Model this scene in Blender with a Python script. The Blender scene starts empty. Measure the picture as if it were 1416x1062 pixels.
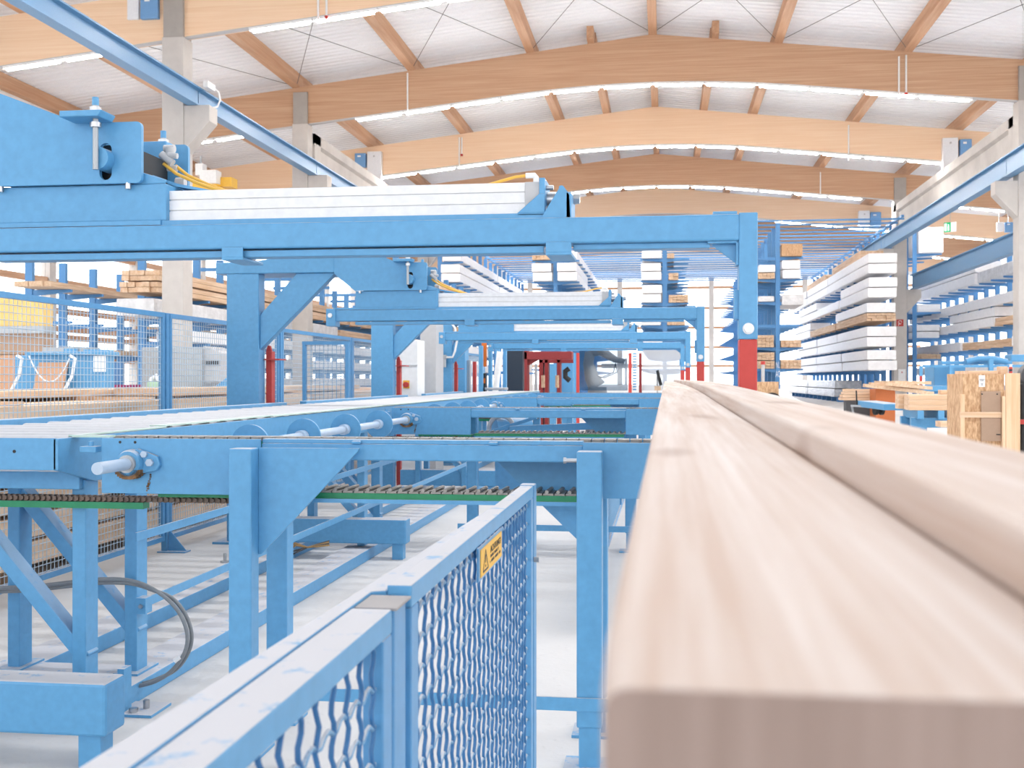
import bpy, bmesh, math, random
from mathutils import Vector, Matrix
random.seed(7)
sc = bpy.context.scene
COL = sc.collection
F = 1550.0
TH = math.atan(210/1550)
EYE = 1.47
LAMP_E = 60.0; LAMP_W = 62.0
HV = 524.0
ST, CT = math.sin(TH), math.cos(TH)
S = 1.65            # the hall was measured in units of 1.65 m from the eye point

def px(u, v, X=None, Y=None, Z=None):
    a = (u-708)/F; s = -(v-HV)/F
    d = Vector((-ST+a*CT, CT+a*ST, s))
    if Y is not None: t = Y/d.y
    elif X is not None: t = X/d.x
    else: t = (Z-EYE)/d.z
    return Vector((0, 0, EYE)) + d*t
def proj(p):
    d = p[1]*CT - p[0]*ST
    return 708+F*(p[0]*CT+p[1]*ST)/d, HV-F*(p[2]-EYE)/d
def hp(x, y, z): return Vector((S*x, S*y, EYE+S*(z-EYE)))

# ------------------------------------------------------------------ mesh building
class MB:
    def __init__(s): s.v = []; s.f = []; s.sm = []
    def add(s, vs, fs, smooth=False):
        n = len(s.v); s.v += [tuple(p) for p in vs]
        for f in fs: s.f.append([n+i for i in f]); s.sm.append(smooth)
        return s
    def box(s, x0, x1, y0, y1, z0, z1):
        return s.add([(x0,y0,z0),(x1,y0,z0),(x1,y1,z0),(x0,y1,z0),(x0,y0,z1),(x1,y0,z1),(x1,y1,z1),(x0,y1,z1)],
              [(0,3,2,1),(4,5,6,7),(0,1,5,4),(1,2,6,5),(2,3,7,6),(3,0,4,7)])
    def bar(s, p, q, w, h, up=(0,0,1)):
        p, q = Vector(p), Vector(q); d = (q-p).normalized(); up = Vector(up)
        r = d.cross(up)
        if r.length < 1e-5: r = d.cross(Vector((0,1,0)))
        r.normalize(); t = r.cross(d)
        a, b = r*w/2, t*h/2
        vs = [p-a-b, p+a-b, p+a+b, p-a+b, q-a-b, q+a-b, q+a+b, q-a+b]
        return s.add(vs, [(0,1,2,3),(4,7,6,5),(0,4,5,1),(1,5,6,2),(2,6,7,3),(3,7,4,0)])
    def prism(s, poly, a0, a1, axis='y'):
        def mk(p, a):
            return (p[0],a,p[1]) if axis == 'y' else ((a,p[0],p[1]) if axis == 'x' else (p[0],p[1],a))
        n = len(poly)
        vs = [mk(p,a0) for p in poly]+[mk(p,a1) for p in poly]
        fs = [tuple(range(n)), tuple(range(2*n-1, n-1, -1))]
        fs += [(i, i+n, (i+1)%n+n, (i+1)%n) for i in range(n)]
        return s.add(vs, fs)
    def tube(s, pts, r, n=8, cap=True):
        pts = [Vector(p) for p in pts]; m = len(pts); rings = []
        up = None
        for i, p in enumerate(pts):
            d = (pts[min(i+1,m-1)]-pts[max(i-1,0)]).normalized()
            if up is None: up = Vector((0,0,1)) if abs(d.z) < .9 else Vector((1,0,0))
            a = d.cross(up).normalized(); up = a.cross(d).normalized()
            rr = r[i] if isinstance(r, (list, tuple)) else r
            rings.append([p+a*(rr*math.cos(2*math.pi*k/n))+up*(rr*math.sin(2*math.pi*k/n)) for k in range(n)])
        vs = [q for g in rings for q in g]; fs = []
        for i in range(m-1):
            for k in range(n):
                fs.append((i*n+k, i*n+(k+1)%n, (i+1)*n+(k+1)%n, (i+1)*n+k))
        s.add(vs, fs, True)
        if cap:
            s.add(rings[0], [tuple(range(n-1,-1,-1))]); s.add(rings[-1], [tuple(range(n))])
        return s
    def cyl(s, p, q, r, n=20, r2=None): return s.tube([p, q], [r, r if r2 is None else r2], n)
    def loft(s, secs, smooth=False):
        n = len(secs[0]); vs = [p for g in secs for p in g]; fs = []
        for i in range(len(secs)-1):
            for k in range(n): fs.append((i*n+k, i*n+(k+1)%n, (i+1)*n+(k+1)%n, (i+1)*n+k))
        s.add(vs, fs, smooth)
        s.add(secs[0], [tuple(range(n-1,-1,-1))]); s.add(secs[-1], [tuple(range(n))])
        return s
    def holed(s, outer, hole, a0, a1):
        """plate in XZ with one hole, between y=a0 and y=a1"""
        cl = lambda lp: [p for i, p in enumerate(lp) if math.hypot(p[0]-lp[i-1][0], p[1]-lp[i-1][1]) > 1e-5]
        outer, hole = cl(outer), cl(hole)
        bm = bmesh.new(); es = []
        for lp in (outer, hole):
            vs = [bm.verts.new((p[0], a0, p[1])) for p in lp]
            es += [bm.edges.new((vs[i], vs[(i+1) % len(vs)])) for i in range(len(vs))]
        g = bmesh.ops.triangle_fill(bm, edges=es, use_beauty=True)
        fs = [f for f in bm.faces]
        bm.verts.index_update()
        vs = [tuple(v.co) for v in bm.verts]; ff = [tuple(v.index for v in f.verts) for f in fs]
        bm.free()
        s.add(vs, ff); s.add([(v[0], a1, v[2]) for v in vs], [f[::-1] for f in ff])
        for lp in (outer, hole):
            n = len(lp)
            s.add([(p[0],a0,p[1]) for p in lp]+[(p[0],a1,p[1]) for p in lp], [(i, i+n, (i+1)%n+n, (i+1)%n) for i in range(n)])
        return s
    def hall(s):
        s.v = [tuple(hp(*p)) for p in s.v]; return s
    def build(s, name, mat, parent=None, bev=0, **props):
        me = bpy.data.meshes.new(name)
        o = ORI.get(parent.name, (0,0,0)) if parent else (0,0,0)
        loc = None
        if parent is None and s.v:
            xs = [p[0] for p in s.v]; ys = [p[1] for p in s.v]; zs = [p[2] for p in s.v]
            loc = ((min(xs)+max(xs))/2, (min(ys)+max(ys))/2, min(zs)); o = loc
        me.from_pydata([(p[0]-o[0], p[1]-o[1], p[2]-o[2]) for p in s.v], [], s.f)
        me.polygons.foreach_set('use_smooth', s.sm)
        bm = bmesh.new(); bm.from_mesh(me); bmesh.ops.recalc_face_normals(bm, faces=bm.faces); bm.to_mesh(me); bm.free()
        me.materials.append(mat)
        ob = bpy.data.objects.new(name, me); COL.objects.link(ob)
        if parent: ob.parent = parent; ORI[ob.name] = o
        else: ob.location = loc; ORI[ob.name] = loc
        if bev:
            m = ob.modifiers.new('bevel', 'BEVEL'); m.width = bev; m.segments = 2; m.limit_method = 'ANGLE'; m.angle_limit = 0.7
        for k, v in props.items(): ob[k] = v
        return ob
ORI = {}
def thing(name, label, cat, loc, group=None, kind=None):
    o = bpy.data.objects.new(name, None); COL.objects.link(o)
    o.empty_display_size = .05; o.location = loc; ORI[o.name] = tuple(loc)
    o['label'] = label; o['category'] = cat
    if group: o['group'] = group
    if kind: o['kind'] = kind
    return o
def solo(mb, name, mat, label, cat, group=None, kind=None, bev=0):
    o = mb.build(name, mat, None, bev)
    o['label'] = label; o['category'] = cat
    if group: o['group'] = group
    if kind: o['kind'] = kind
    return o
SKIP = {}
def dup(o, parent=None, loc=None, label=None):
    if SKIP and o.name.split('.')[0] in SKIP.get('names', ()) and o.get('near_only'): return None
    c = o.copy(); COL.objects.link(c)
    if parent: c.parent = parent
    if loc is not None: c.location = loc
    if label: c['label'] = label
    for ch in list(o.children): dup(ch, c)
    return c
ORD = ['first','second','third','fourth','fifth','sixth','seventh','eighth','ninth','tenth','eleventh','twelfth','thirteenth','fourteenth','fifteenth','sixteenth','seventeenth','eighteenth','nineteenth','twentieth']

# ------------------------------------------------------------------ materials
def srgb(r, g, b):
    f = lambda c: (c/255/12.92) if c/255 <= .04045 else ((c/255+.055)/1.055)**2.4
    return (f(r), f(g), f(b), 1)
def newmat(name):
    m = bpy.data.materials.new(name); m.use_nodes = True
    nt = m.node_tree; b = nt.nodes['Principled BSDF']
    return m, nt, b
def N(nt, t, **kw):
    n = nt.nodes.new(t)
    for k, v in kw.items(): setattr(n, k, v)
    return n
def mixc(nt, fac, a, b):
    m = N(nt, 'ShaderNodeMix', data_type='RGBA')
    for i, s_ in ((0, fac), (6, a), (7, b)):
        if hasattr(s_, 'is_linked') or hasattr(s_, 'links'): nt.links.new(s_, m.inputs[i])
        else: m.inputs[i].default_value = s_
    return m.outputs[2]
def ramp(nt, src, lo, hi, a=0, b=1):
    r = N(nt, 'ShaderNodeMapRange'); nt.links.new(src, r.inputs[0])
    r.inputs[1].default_value = lo; r.inputs[2].default_value = hi; r.inputs[3].default_value = a; r.inputs[4].default_value = b
    return r.outputs[0]
def noise(nt, scale, coord=None, detail=3, vec=(1,1,1), rough=.5):
    tc = N(nt, 'ShaderNodeTexCoord'); mp = N(nt, 'ShaderNodeMapping'); mp.inputs[3].default_value = vec
    nt.links.new(tc.outputs['Object'], mp.inputs[0])
    n = N(nt, 'ShaderNodeTexNoise'); n.inputs['Scale'].default_value = scale; n.inputs['Detail'].default_value = detail; n.inputs['Roughness'].default_value = rough
    nt.links.new(mp.outputs[0], n.inputs['Vector'])
    return n.outputs['Fac']
def math2(nt, op, a, b):
    m = N(nt, 'ShaderNodeMath', operation=op)
    for i, s_ in ((0, a), (1, b)):
        if isinstance(s_, (int, float)): m.inputs[i].default_value = s_
        else: nt.links.new(s_, m.inputs[i])
    return m.outputs[0]
def paint(name, c, rough=.45, dust=0.0, dustc=(192,192,196), spec=.5, var=.03):
    m, nt, b = newmat(name)
    base = srgb(*c)
    n1 = noise(nt, 30, detail=5)
    dark = tuple(x*(1-var*2.2) for x in base[:3])+(1,)
    light = tuple(min(1, x*(1+var)+var*.1) for x in base[:3])+(1,)
    colr = mixc(nt, ramp(nt, n1, .3, .7), dark, light)
    if dust:
        g = N(nt, 'ShaderNodeNewGeometry'); sp = N(nt, 'ShaderNodeSeparateXYZ'); nt.links.new(g.outputs['Normal'], sp.inputs[0])
        up = ramp(nt, sp.outputs[2], .55, .9)
        n2 = noise(nt, 16, detail=5, rough=.65)
        d = math2(nt, 'MULTIPLY', up, ramp(nt, n2, .42-.14*dust, .56-.14*dust))
        d = math2(nt, 'MULTIPLY', d, min(1, .55+dust*.45))
        colr = mixc(nt, d, colr, srgb(*dustc))
        r = ramp(nt, d, 0, 1, rough, .9); nt.links.new(r, b.inputs['Roughness'])
    else: b.inputs['Roughness'].default_value = rough
    nt.links.new(colr, b.inputs['Base Color'])
    b.inputs['Specular IOR Level'].default_value = spec
    return m
def plain(name, c, rough=.5, metal=0, spec=.5):
    m, nt, b = newmat(name)
    n1 = noise(nt, 14, detail=3); base = srgb(*c)
    nt.links.new(mixc(nt, ramp(nt, n1, .3, .7), tuple(x*.93 for x in base[:3])+(1,), base), b.inputs['Base Color'])
    b.inputs['Roughness'].default_value = rough; b.inputs['Metallic'].default_value = metal; b.inputs['Specular IOR Level'].default_value = spec
    return m
def wood(name, c1, c2, axis, scale=1.0, rough=.6, knots=0.0, stretch=14):
    m, nt, b = newmat(name)
    v = [stretch*scale]*3; v['xyz'.index(axis)] = scale*.7
    n1 = noise(nt, 1.0, detail=5, vec=v, rough=.6)
    v2 = [stretch*4*scale]*3; v2['xyz'.index(axis)] = scale*1.5
    n2 = noise(nt, 1.0, detail=2, vec=v2)
    f = math2(nt, 'ADD', math2(nt, 'MULTIPLY', n1, .75), math2(nt, 'MULTIPLY', n2, .25))
    colr = mixc(nt, ramp(nt, f, .38, .66), srgb(*c1), srgb(*c2))
    if knots:
        v3 = [5*scale]*3; v3['xyz'.index(axis)] = 1.6*scale
        n3 = noise(nt, 1.0, detail=1, vec=v3)
        k = ramp(nt, n3, .70, .76, 0, knots)
        colr = mixc(nt, k, colr, srgb(int(c1[0]*.72), int(c1[1]*.6), int(c1[2]*.5)))
    nt.links.new(colr, b.inputs['Base Color']); b.inputs['Roughness'].default_value = rough
    b.inputs['Specular IOR Level'].default_value = .3
    return m
def wrapmat(name, c, rough=.35, bump=.5, scale=5, metal=0):
    m, nt, b = newmat(name)
    n1 = noise(nt, scale, detail=4, rough=.6)
    nt.links.new(mixc(nt, ramp(nt, n1, .35, .65), srgb(*[int(x*(.97 if bump < .3 else .9)) for x in c]), srgb(*c)), b.inputs['Base Color'])
    bp = N(nt, 'ShaderNodeBump'); bp.inputs['Strength'].default_value = bump; bp.inputs['Distance'].default_value = .06
    n2 = noise(nt, scale*1.6, detail=3, vec=(1,.5,1.6)); nt.links.new(n2, bp.inputs['Height']); nt.links.new(bp.outputs[0], b.inputs['Normal'])
    b.inputs['Roughness'].default_value = rough; b.inputs['Metallic'].default_value = metal
    return m
def emit(name, c, s):
    m, nt, b = newmat(name)
    b.inputs['Base Color'].default_value = srgb(*c); b.inputs['Emission Color'].default_value = srgb(*c); b.inputs['Emission Strength'].default_value = s
    n = noise(nt, 3); nt.links.new(ramp(nt, n, 0, 1, .35, .45), b.inputs['Roughness'])
    return m
def glass(name, tint=(255,255,255), refl=.06):
    m = bpy.data.materials.new(name); m.use_nodes = True; nt = m.node_tree; nt.nodes.clear()
    o = N(nt, 'ShaderNodeOutputMaterial'); t = N(nt, 'ShaderNodeBsdfTransparent'); g = N(nt, 'ShaderNodeBsdfGlossy'); mx = N(nt, 'ShaderNodeMixShader')
    t.inputs[0].default_value = srgb(*tint); g.inputs['Roughness'].default_value = .05; mx.inputs[0].default_value = refl
    nt.links.new(t.outputs[0], mx.inputs[1]); nt.links.new(g.outputs[0], mx.inputs[2]); nt.links.new(mx.outputs[0], o.inputs[0])
    return m
BLUE = paint('machine_blue', (88,154,200), .42, .55)
BLUED = paint('machine_blue_dusty', (88,154,200), .42, 1.0, (196,196,201))
BLUEF = paint('fence_blue', (84,146,194), .4, .5)
BLUEW = paint('wire_blue', (104,152,190), .42, .85, (206,208,212))
WIREG = paint('wire_pale_blue', (176,198,216), .45, .3)
DRED = paint('dark_red', (132,36,38), .5)
BLUER = paint('rack_blue', (78,138,194), .45, .3)
CRANE = paint('crane_rail_blue', (92,142,184), .4, .95, (205,198,194))
RED = paint('guard_red', (190,62,56), .55, .15)
GREEN = paint('guide_green', (20,130,88), .45, .1)
PALEG = paint('pale_green_strip', (190,214,202), .45, .5)
ALU = paint('aluminium', (226,227,230), .38, .3, (240,240,240))
GREY = plain('grey_plastic', (190,190,192), .45)
DGREY = plain('dark_grey', (70,72,76), .5)
BLACK = plain('black', (22,23,26), .5)
STEEL = plain('steel', (186,188,192), .3, .9)
ZINC = plain('galvanised', (172,176,180), .45, .5)
CHAIN = plain('chain_steel', (150,146,142), .5, .3)
RUST = plain('greasy_chain', (112,96,86), .6, .2)
YELLOW = plain('hose_yellow', (226,178,72), .45)
SIGNY = plain('sign_yellow', (236,184,62), .5)
WHITE = plain('white_paint', (238,238,238), .5)
ROLLER = paint('roller_white', (176,178,183), .35, .4, (196,196,199))
SHAFT = plain('shaft_grey', (176,194,214), .35)
CABLE = plain('cable_grey', (128,133,138), .45)
DUST = paint('grease_dirt', (120,84,44), .9, 0, var=.4)
ROBG = plain('robot_grey', (112,118,126), .5)
NAVY = plain('navy_panel', (16,34,52), .4)
ORANGE = plain('orange_panel', (214,110,34), .5)
CONC = None
def concrete(name, c, bump=.15, sc_=3):
    m, nt, b = newmat(name)
    n1 = noise(nt, sc_*.25, detail=6, rough=.62); n2 = noise(nt, sc_*14, detail=3)
    c1 = mixc(nt, ramp(nt, n1, .3, .7), srgb(*[int(x*.9) for x in c]), srgb(*c))
    c2 = mixc(nt, ramp(nt, n2, .62, .8, 0, .35), c1, srgb(*[int(x*.8) for x in c]))
    nt.links.new(c2, b.inputs['Base Color']); b.inputs['Roughness'].default_value = .8
    bp = N(nt, 'ShaderNodeBump'); bp.inputs['Strength'].default_value = bump; bp.inputs['Distance'].default_value = .02
    nt.links.new(n2, bp.inputs['Height']); nt.links.new(bp.outputs[0], b.inputs['Normal'])
    return m
CONC = concrete('precast_concrete', (206,201,196))
CONCD = concrete('precast_concrete_grey', (176,170,164))
FLOORM = concrete('dusty_concrete_floor', (216,214,213), .1, 2)
GLU_SHADED = wood('glulam_shaded', (186,146,116), (204,168,138), 'x', .5, .6, 0, 40)  # one glulam in two tones, shaded and lit beams put into the colour
GLU_LIT = wood('glulam_lit', (236,200,164), (244,214,184), 'x', .5, .6, 0, 40)
PURL = wood('purlin_wood', (182,138,106), (206,168,138), 'y', .35, .6, 0, 12)
TIMB = wood('planed_spruce', (184,160,144), (208,196,189), 'y', 1.3, .55, .5, 22)
ENDG = wood('end_grain_shaded', (140,121,112), (168,149,141), 'z', 2.0, .8, .2, 10)  # end grain, with the shade on the near face added to its tone
TIMBX = wood('sawn_spruce', (198,166,136), (226,200,172), 'y', 1.5, .65, .2, 10)
SAWN = wood('sawn_timber', (206,170,136), (232,206,180), 'y', .8, .7, .2, 10)
SAWNX = wood('sawn_timber_cross', (206,170,136), (232,206,180), 'x', .8, .7, .2, 10)
SAWNZ = wood('crate_board', (214,178,140), (236,206,174), 'z', 1.0, .7, .3, 10)
OSB = None
def osb():
    m, nt, b = newmat('osb_board')
    n1 = noise(nt, 26, detail=2, vec=(1,1,.25)); n2 = noise(nt, 60, detail=2, vec=(1,1,.3))
    f = math2(nt, 'ADD', math2(nt, 'MULTIPLY', n1, .6), math2(nt, 'MULTIPLY', n2, .4))
    nt.links.new(mixc(nt, ramp(nt, f, .4, .62), srgb(176,134,96), srgb(218,182,144)), b.inputs['Base Color']); b.inputs['Roughness'].default_value = .8
    return m
OSB = osb()
BOARD = plain('fibre_board', (168,140,118), .7)
CARD = plain('brown_board', (196,152,120), .7)
YELB = plain('yellow_board', (226,190,116), .6)
DECK = paint('white_roof_sheet', (236,239,243), .5, 0, var=.02)
WRAP = wrapmat('white_wrap', (246,246,248), .4, .07)
WRAPG = wrapmat('grey_wrap', (230,230,232), .4, .5, 3)
WIRED = paint('wire_dark_blue', (40,104,158), .4, .3)
FOIL = wrapmat('silver_foil', (206,208,212), .22, 1.0, 4, .55)
BOXW = plain('white_box', (234,236,240), .45)
BOXB = plain('blue_box', (112,160,208), .45)
LAMP = emit('fluorescent_tube', (255,252,248), LAMP_E)
GLASS = glass('window_glass')
HAZE = glass('hazy_screen', (225,230,235), .45)
HAZE.node_tree.nodes['Glossy BSDF'].inputs['Roughness'].default_value = .6
SCREEN = glass('screen_glass', (206,212,218), .10)
PURPLE = plain('magenta_crates', (150,40,96), .5)
PGREEN = plain('pale_green_machine', (170,200,170), .5)
EXITG = emit('exit_green', (20,150,96), .5)
EXITW = emit('exit_white', (240,250,244), .8)
# ================================================================== THE HALL
XC = -.27
def btop(x): return 9.74-.11*abs(x-XC)
def bbot(x):
    a = abs(x-XC)
    return 8.78-.108*a if a > 3.2 else 8.60-.0162*a*a
floor = MB().box(-60, 60, -12.3, 122, -.3, 0)
solo(floor, 'floor', FLOORM, 'pale dusty concrete floor under the whole machine hall', 'floor', kind='structure')
# roof sheet: trapezoid ribs running across the hall
m = MB(); pr = []
y = -12.3; k = 0
while y < 118:
    pr += [(y, 0), (y+.16, 0), (y+.2, .05), (y+.36, .05)]; y += .4
for xa, xb in ((-15.6, XC), (XC, 15.6)):
    za, zb = btop(xa)+.32, btop(xb)+.32
    va = [(xa*S, p[0], EYE+S*(za-EYE)+p[1]) for p in pr]; vb = [(xb*S, p[0], EYE+S*(zb-EYE)+p[1]) for p in pr]
    n = len(pr); m.add(va+vb, [(i, i+1, n+i+1, n+i) for i in range(n-1)])
    vt = [(xa*S, -12.3, EYE+S*(za-EYE)+.3), (xa*S, 118, EYE+S*(za-EYE)+.3), (xb*S, 118, EYE+S*(zb-EYE)+.3), (xb*S, -12.3, EYE+S*(zb-EYE)+.3)]
    m.add(vt, [(0,1,2,3)])
solo(m, 'ceiling', DECK, 'white ribbed metal roof sheet above the timber beams', 'ceiling', kind='structure')

BEAMS = [19.8, 27.0, 34.2, 41.4, 48.6, 55.8, 63.0]
BNAME = ['first', 'second', 'third', 'fourth', 'fifth', 'sixth', 'seventh']
BTONE = [GLU_LIT, GLU_SHADED, GLU_LIT, GLU_SHADED, GLU_LIT, GLU_SHADED, GLU_LIT]  # light and shade on alternate beams is painted by these tones
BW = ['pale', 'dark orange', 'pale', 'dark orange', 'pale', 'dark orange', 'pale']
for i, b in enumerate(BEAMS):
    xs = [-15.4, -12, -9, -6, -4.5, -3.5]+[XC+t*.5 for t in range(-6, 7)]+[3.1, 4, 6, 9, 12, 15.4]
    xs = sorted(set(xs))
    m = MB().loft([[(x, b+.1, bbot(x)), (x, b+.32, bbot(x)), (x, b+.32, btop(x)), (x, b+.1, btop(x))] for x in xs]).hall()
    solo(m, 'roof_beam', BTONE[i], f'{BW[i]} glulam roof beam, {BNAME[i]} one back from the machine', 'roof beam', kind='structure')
# purlins between the beams
PX = [XC+t*2.95 for t in range(-5, 6)]
for i in range(-1, len(BEAMS)-1):
    y0 = BEAMS[i]+.32 if i >= 0 else 15.6
    y1 = BEAMS[i+1]+.1
    half = [] if i < 1 else [XC-1.475, XC+1.475]
    for j, x in enumerate(sorted(PX+half)):
        u, v = proj(hp(x, y1, btop(x)))
        if not (-160 < u < 1560): continue
        m = MB().add([(x-.1, y0, btop(x-.1)), (x+.1, y0, btop(x+.1)), (x+.1, y1+.22, btop(x+.1)), (x-.1, y1+.22, btop(x-.1)),
                      (x-.1, y0, btop(x-.1)+.32), (x+.1, y0, btop(x+.1)+.32), (x+.1, y1+.22, btop(x+.1)+.32), (x-.1, y1+.22, btop(x-.1)+.32)],
                     [(0,3,2,1),(4,5,6,7),(0,1,5,4),(1,2,6,5),(2,3,7,6),(3,0,4,7)]).hall()
        w = 'ridge' if abs(x-XC) < .1 else f'{abs(x-XC)*S:.0f} metres {"left" if x < XC else "right"} of the ridge'
        solo(m, 'purlin', PURL, f'timber purlin meeting the {BNAME[i+1]} roof beam at the front, {w}' if w != 'ridge' else f'timber ridge purlin ending on the {BNAME[i+1]} roof beam', 'purlin', 'roof purlins', 'structure')
for s_ in (-1, 1):      # short stubs above the second beam
    x = XC+s_*1.475; z = btop(x)
    solo(MB().box(x-.08, x+.08, 26.7, 27.3, z, z+.3).hall(), 'purlin_stub', PURL, f'short wooden block on the second roof beam {"left" if s_ < 0 else "right"} of the ridge', 'roof block', 'roof purlins', 'structure')
# bracing cables in the first bay
def cable(a, b_, r=.012): return MB().cyl(hp(*a), hp(*b_), r, 5)
ncb = 0
for xa, xb in ((-8.85-2.95+XC, -8.85+XC), (-8.85+XC, -5.9+XC), (-5.9+XC, -2.95+XC), (-2.95+XC, XC), (XC, 2.95+XC), (2.95+XC, 5.9+XC), (5.9+XC, 8.85+XC)):
    for p, q in ((xa, xb), (xb, xa)):
        solo(cable((p, 20.1, btop(p)+.03), (q, 27.1, btop(q)+.03)), 'bracing_cable', DGREY,
             f'thin steel roof bracing cable, {ORD[ncb]} from left before the second beam', 'cable', 'roof bracing cables', 'structure'); ncb += 1
# columns
def column(x0, x1, b, corb, label, top=None):
    t = thing('column', label, 'column', hp((x0+x1)/2, b+.2, 0)*1 if False else (S*(x0+x1)/2, S*(b+.2), 0), 'concrete columns', 'structure')
    zt = bbot((x0+x1)/2)
    m = MB().box(x0, x1, b, b+.42, EYE-EYE/S, zt).hall(); m.build('shaft', CONC, t, .02)
    m = MB().box(x0+.02, x1-.02, b+.02, b+.1, zt, btop((x0+x1)/2)-.15).box(x0+.02, x1-.02, b+.32, b+.4, zt, btop((x0+x1)/2)-.15).hall(); m.build('fork', CONCD, t)
    for side, z in corb:
        f = x1 if side > 0 else x0; e = f+side*.5
        m = MB().prism([(f, z), (e, z), (e, z-.3), (f, z-.85)], b+.02, b+.4).hall(); m.build('corbel', CONC, t, .015)
    return t
column(-9.26, -8.84, 19.8, [(1, 6.55)], 'pale concrete column with corbel, in front of the first beam on the left')
column(-9.2, -8.8, 27.0, [(1, 6.55)], 'grey concrete column carrying the left end of the girder and second beam')
column(-9.2, -8.8, 41.4, [(1, 6.55)], 'concrete column behind the left girder at the fourth beam')
column(8.05, 8.5, 27.0, [(-1, 6.02), (1, 4.66)], 'concrete column at the far right edge of the picture')
column(8.12, 8.57, 41.4, [(-1, 6.12), (1, 4.66)], 'concrete column beside the white timber packs, with a red hydrant sign')
# concrete girders and crane rails
def girder(x, s_, y0, y1, z0, z1, label):
    a, b_ = (x-.2, x+.2)
    web = .11
    pr_ = [(a, z0), (b_, z0), (b_, z0+.18), (x+web, z0+.22), (x+web, z1-.3), (b_, z1-.24), (b_, z1), (a, z1), (a, z1-.24), (x-web, z1-.3), (x-web, z0+.22), (a, z0+.18)]
    m = MB().prism(pr_, y0, y1).box(a, b_, y0, y0+.5, z0, z1).box(a, b_, y1-.5, y1, z0, z1).hall()
    solo(m, 'girder', CONC, label, 'concrete girder', None, 'structure')
girder(-8.95, 1, 27.43, 41.4, 6.62, 7.68, 'pale concrete girder running back from the left grey column')
girder(8.3, -1, 27.43, 41.4, 6.5, 7.63, 'pale concrete girder above the blue rail on the right')
def rail(x, y0, y1, z0, z1, label, fw=.11):
    pr_ = [(x-fw, z0), (x+fw, z0), (x+fw, z0+.03), (x+.02, z0+.04), (x+.02, z1-.04), (x+fw, z1-.03), (x+fw, z1), (x-fw, z1), (x-fw, z1-.03), (x-.02, z1-.04), (x-.02, z0+.04), (x-fw, z0+.03)]
    t = thing('crane_rail', label, 'crane rail', (S*x, S*y0, EYE+S*(z0-EYE)), 'crane rails', 'structure')
    MB().prism(pr_, y0, y1).hall().build('girder_profile', CRANE, t)
    MB().box(x-.03, x+.03, y0, y1, z1, z1+.03).hall().build('running_rail', STEEL, t)
rail(-8.66, 6.0, 20.0, 6.55, 6.9, 'dusty blue crane rail crossing the upper left corner to the pale column')
rail(-8.66, 20.03, 27.2, 6.55, 6.9, 'dusty blue crane rail between the pale column and the grey column')
rail(-8.66, 27.23, 41.6, 6.55, 6.9, 'blue crane rail under the left concrete girder')
rail(7.86, 27.2, 41.6, 6.12, 6.6, 'blue crane rail under the right concrete girder')
rail(7.86, 20.0, 27.17, 6.12, 6.6, 'short blue crane rail end at the right edge of the picture')
rail(7.86, 41.63, 52.0, 6.12, 6.6, 'far blue crane rail running above the white packs on the right')
rail(8.82, 27.2, 41.6, 4.66, 5.18, 'lower blue crane rail on the outer side of the right columns')
solo(MB().box(-8.5, -8.4, 19.9, 20.25, 6.9, 7.02).hall(), 'cable_box', WHITE, 'small white box on the crane rail above the pale column', 'box', bev=.01)
lp = [(-8.42, 20.2, 6.96), (-8.36, 20.3, 6.9), (-8.33, 20.3, 6.75), (-8.36, 20.25, 6.62), (-8.45, 20.2, 6.58)]
solo(MB().tube([hp(*p) for p in lp], .03, 6), 'cable_loop', WHITE, 'thin white cable looping off the crane rail box', 'cable')
# red hydrant sign + paper sign on the right column
c = px(945, 483, Y=41.4*S-.02)
t = thing('hydrant_sign', 'small red fire hose sign on the right concrete column', 'sign', c)
MB().box(c.x-.19, c.x+.19, c.y, c.y+.02, c.z-.2, c.z+.2).build('plate', RED, t) if False else None
c = px(1244.5, 446.5, Y=41.4*S-.02); t.location = c; ORI[t.name] = tuple(c)
MB().box(c.x-.2, c.x+.2, c.y, c.y+.02, c.z-.2, c.z+.2).build('plate', RED, t)
MB().tube([(c.x+.1*math.cos(a), c.y-.006, c.z+.03+.1*math.sin(a)) for a in [k*.5 for k in range(12)]], .015, 5).tube([(c.x-.1, c.y-.006, c.z-.16), (c.x-.02, c.y-.006, c.z+.02)], .018, 5).build('hose_symbol', WHITE, t)
c = px(1247, 518, Y=41.4*S-.01)
t = thing('notice_sheet', 'white notice sheets on the foot of the right concrete column', 'notice', c)
MB().box(c.x-.2, c.x+.22, c.y, c.y+.01, c.z-.5, c.z+.32).build('sheet', WHITE, t)
MB().prism([(c.x-.04, c.z+.1), (c.x+.06, c.z+.1), (c.x+.01, c.z+.2)], c.y-.006, c.y-.001).build('warning_triangle', RED, t)

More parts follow.
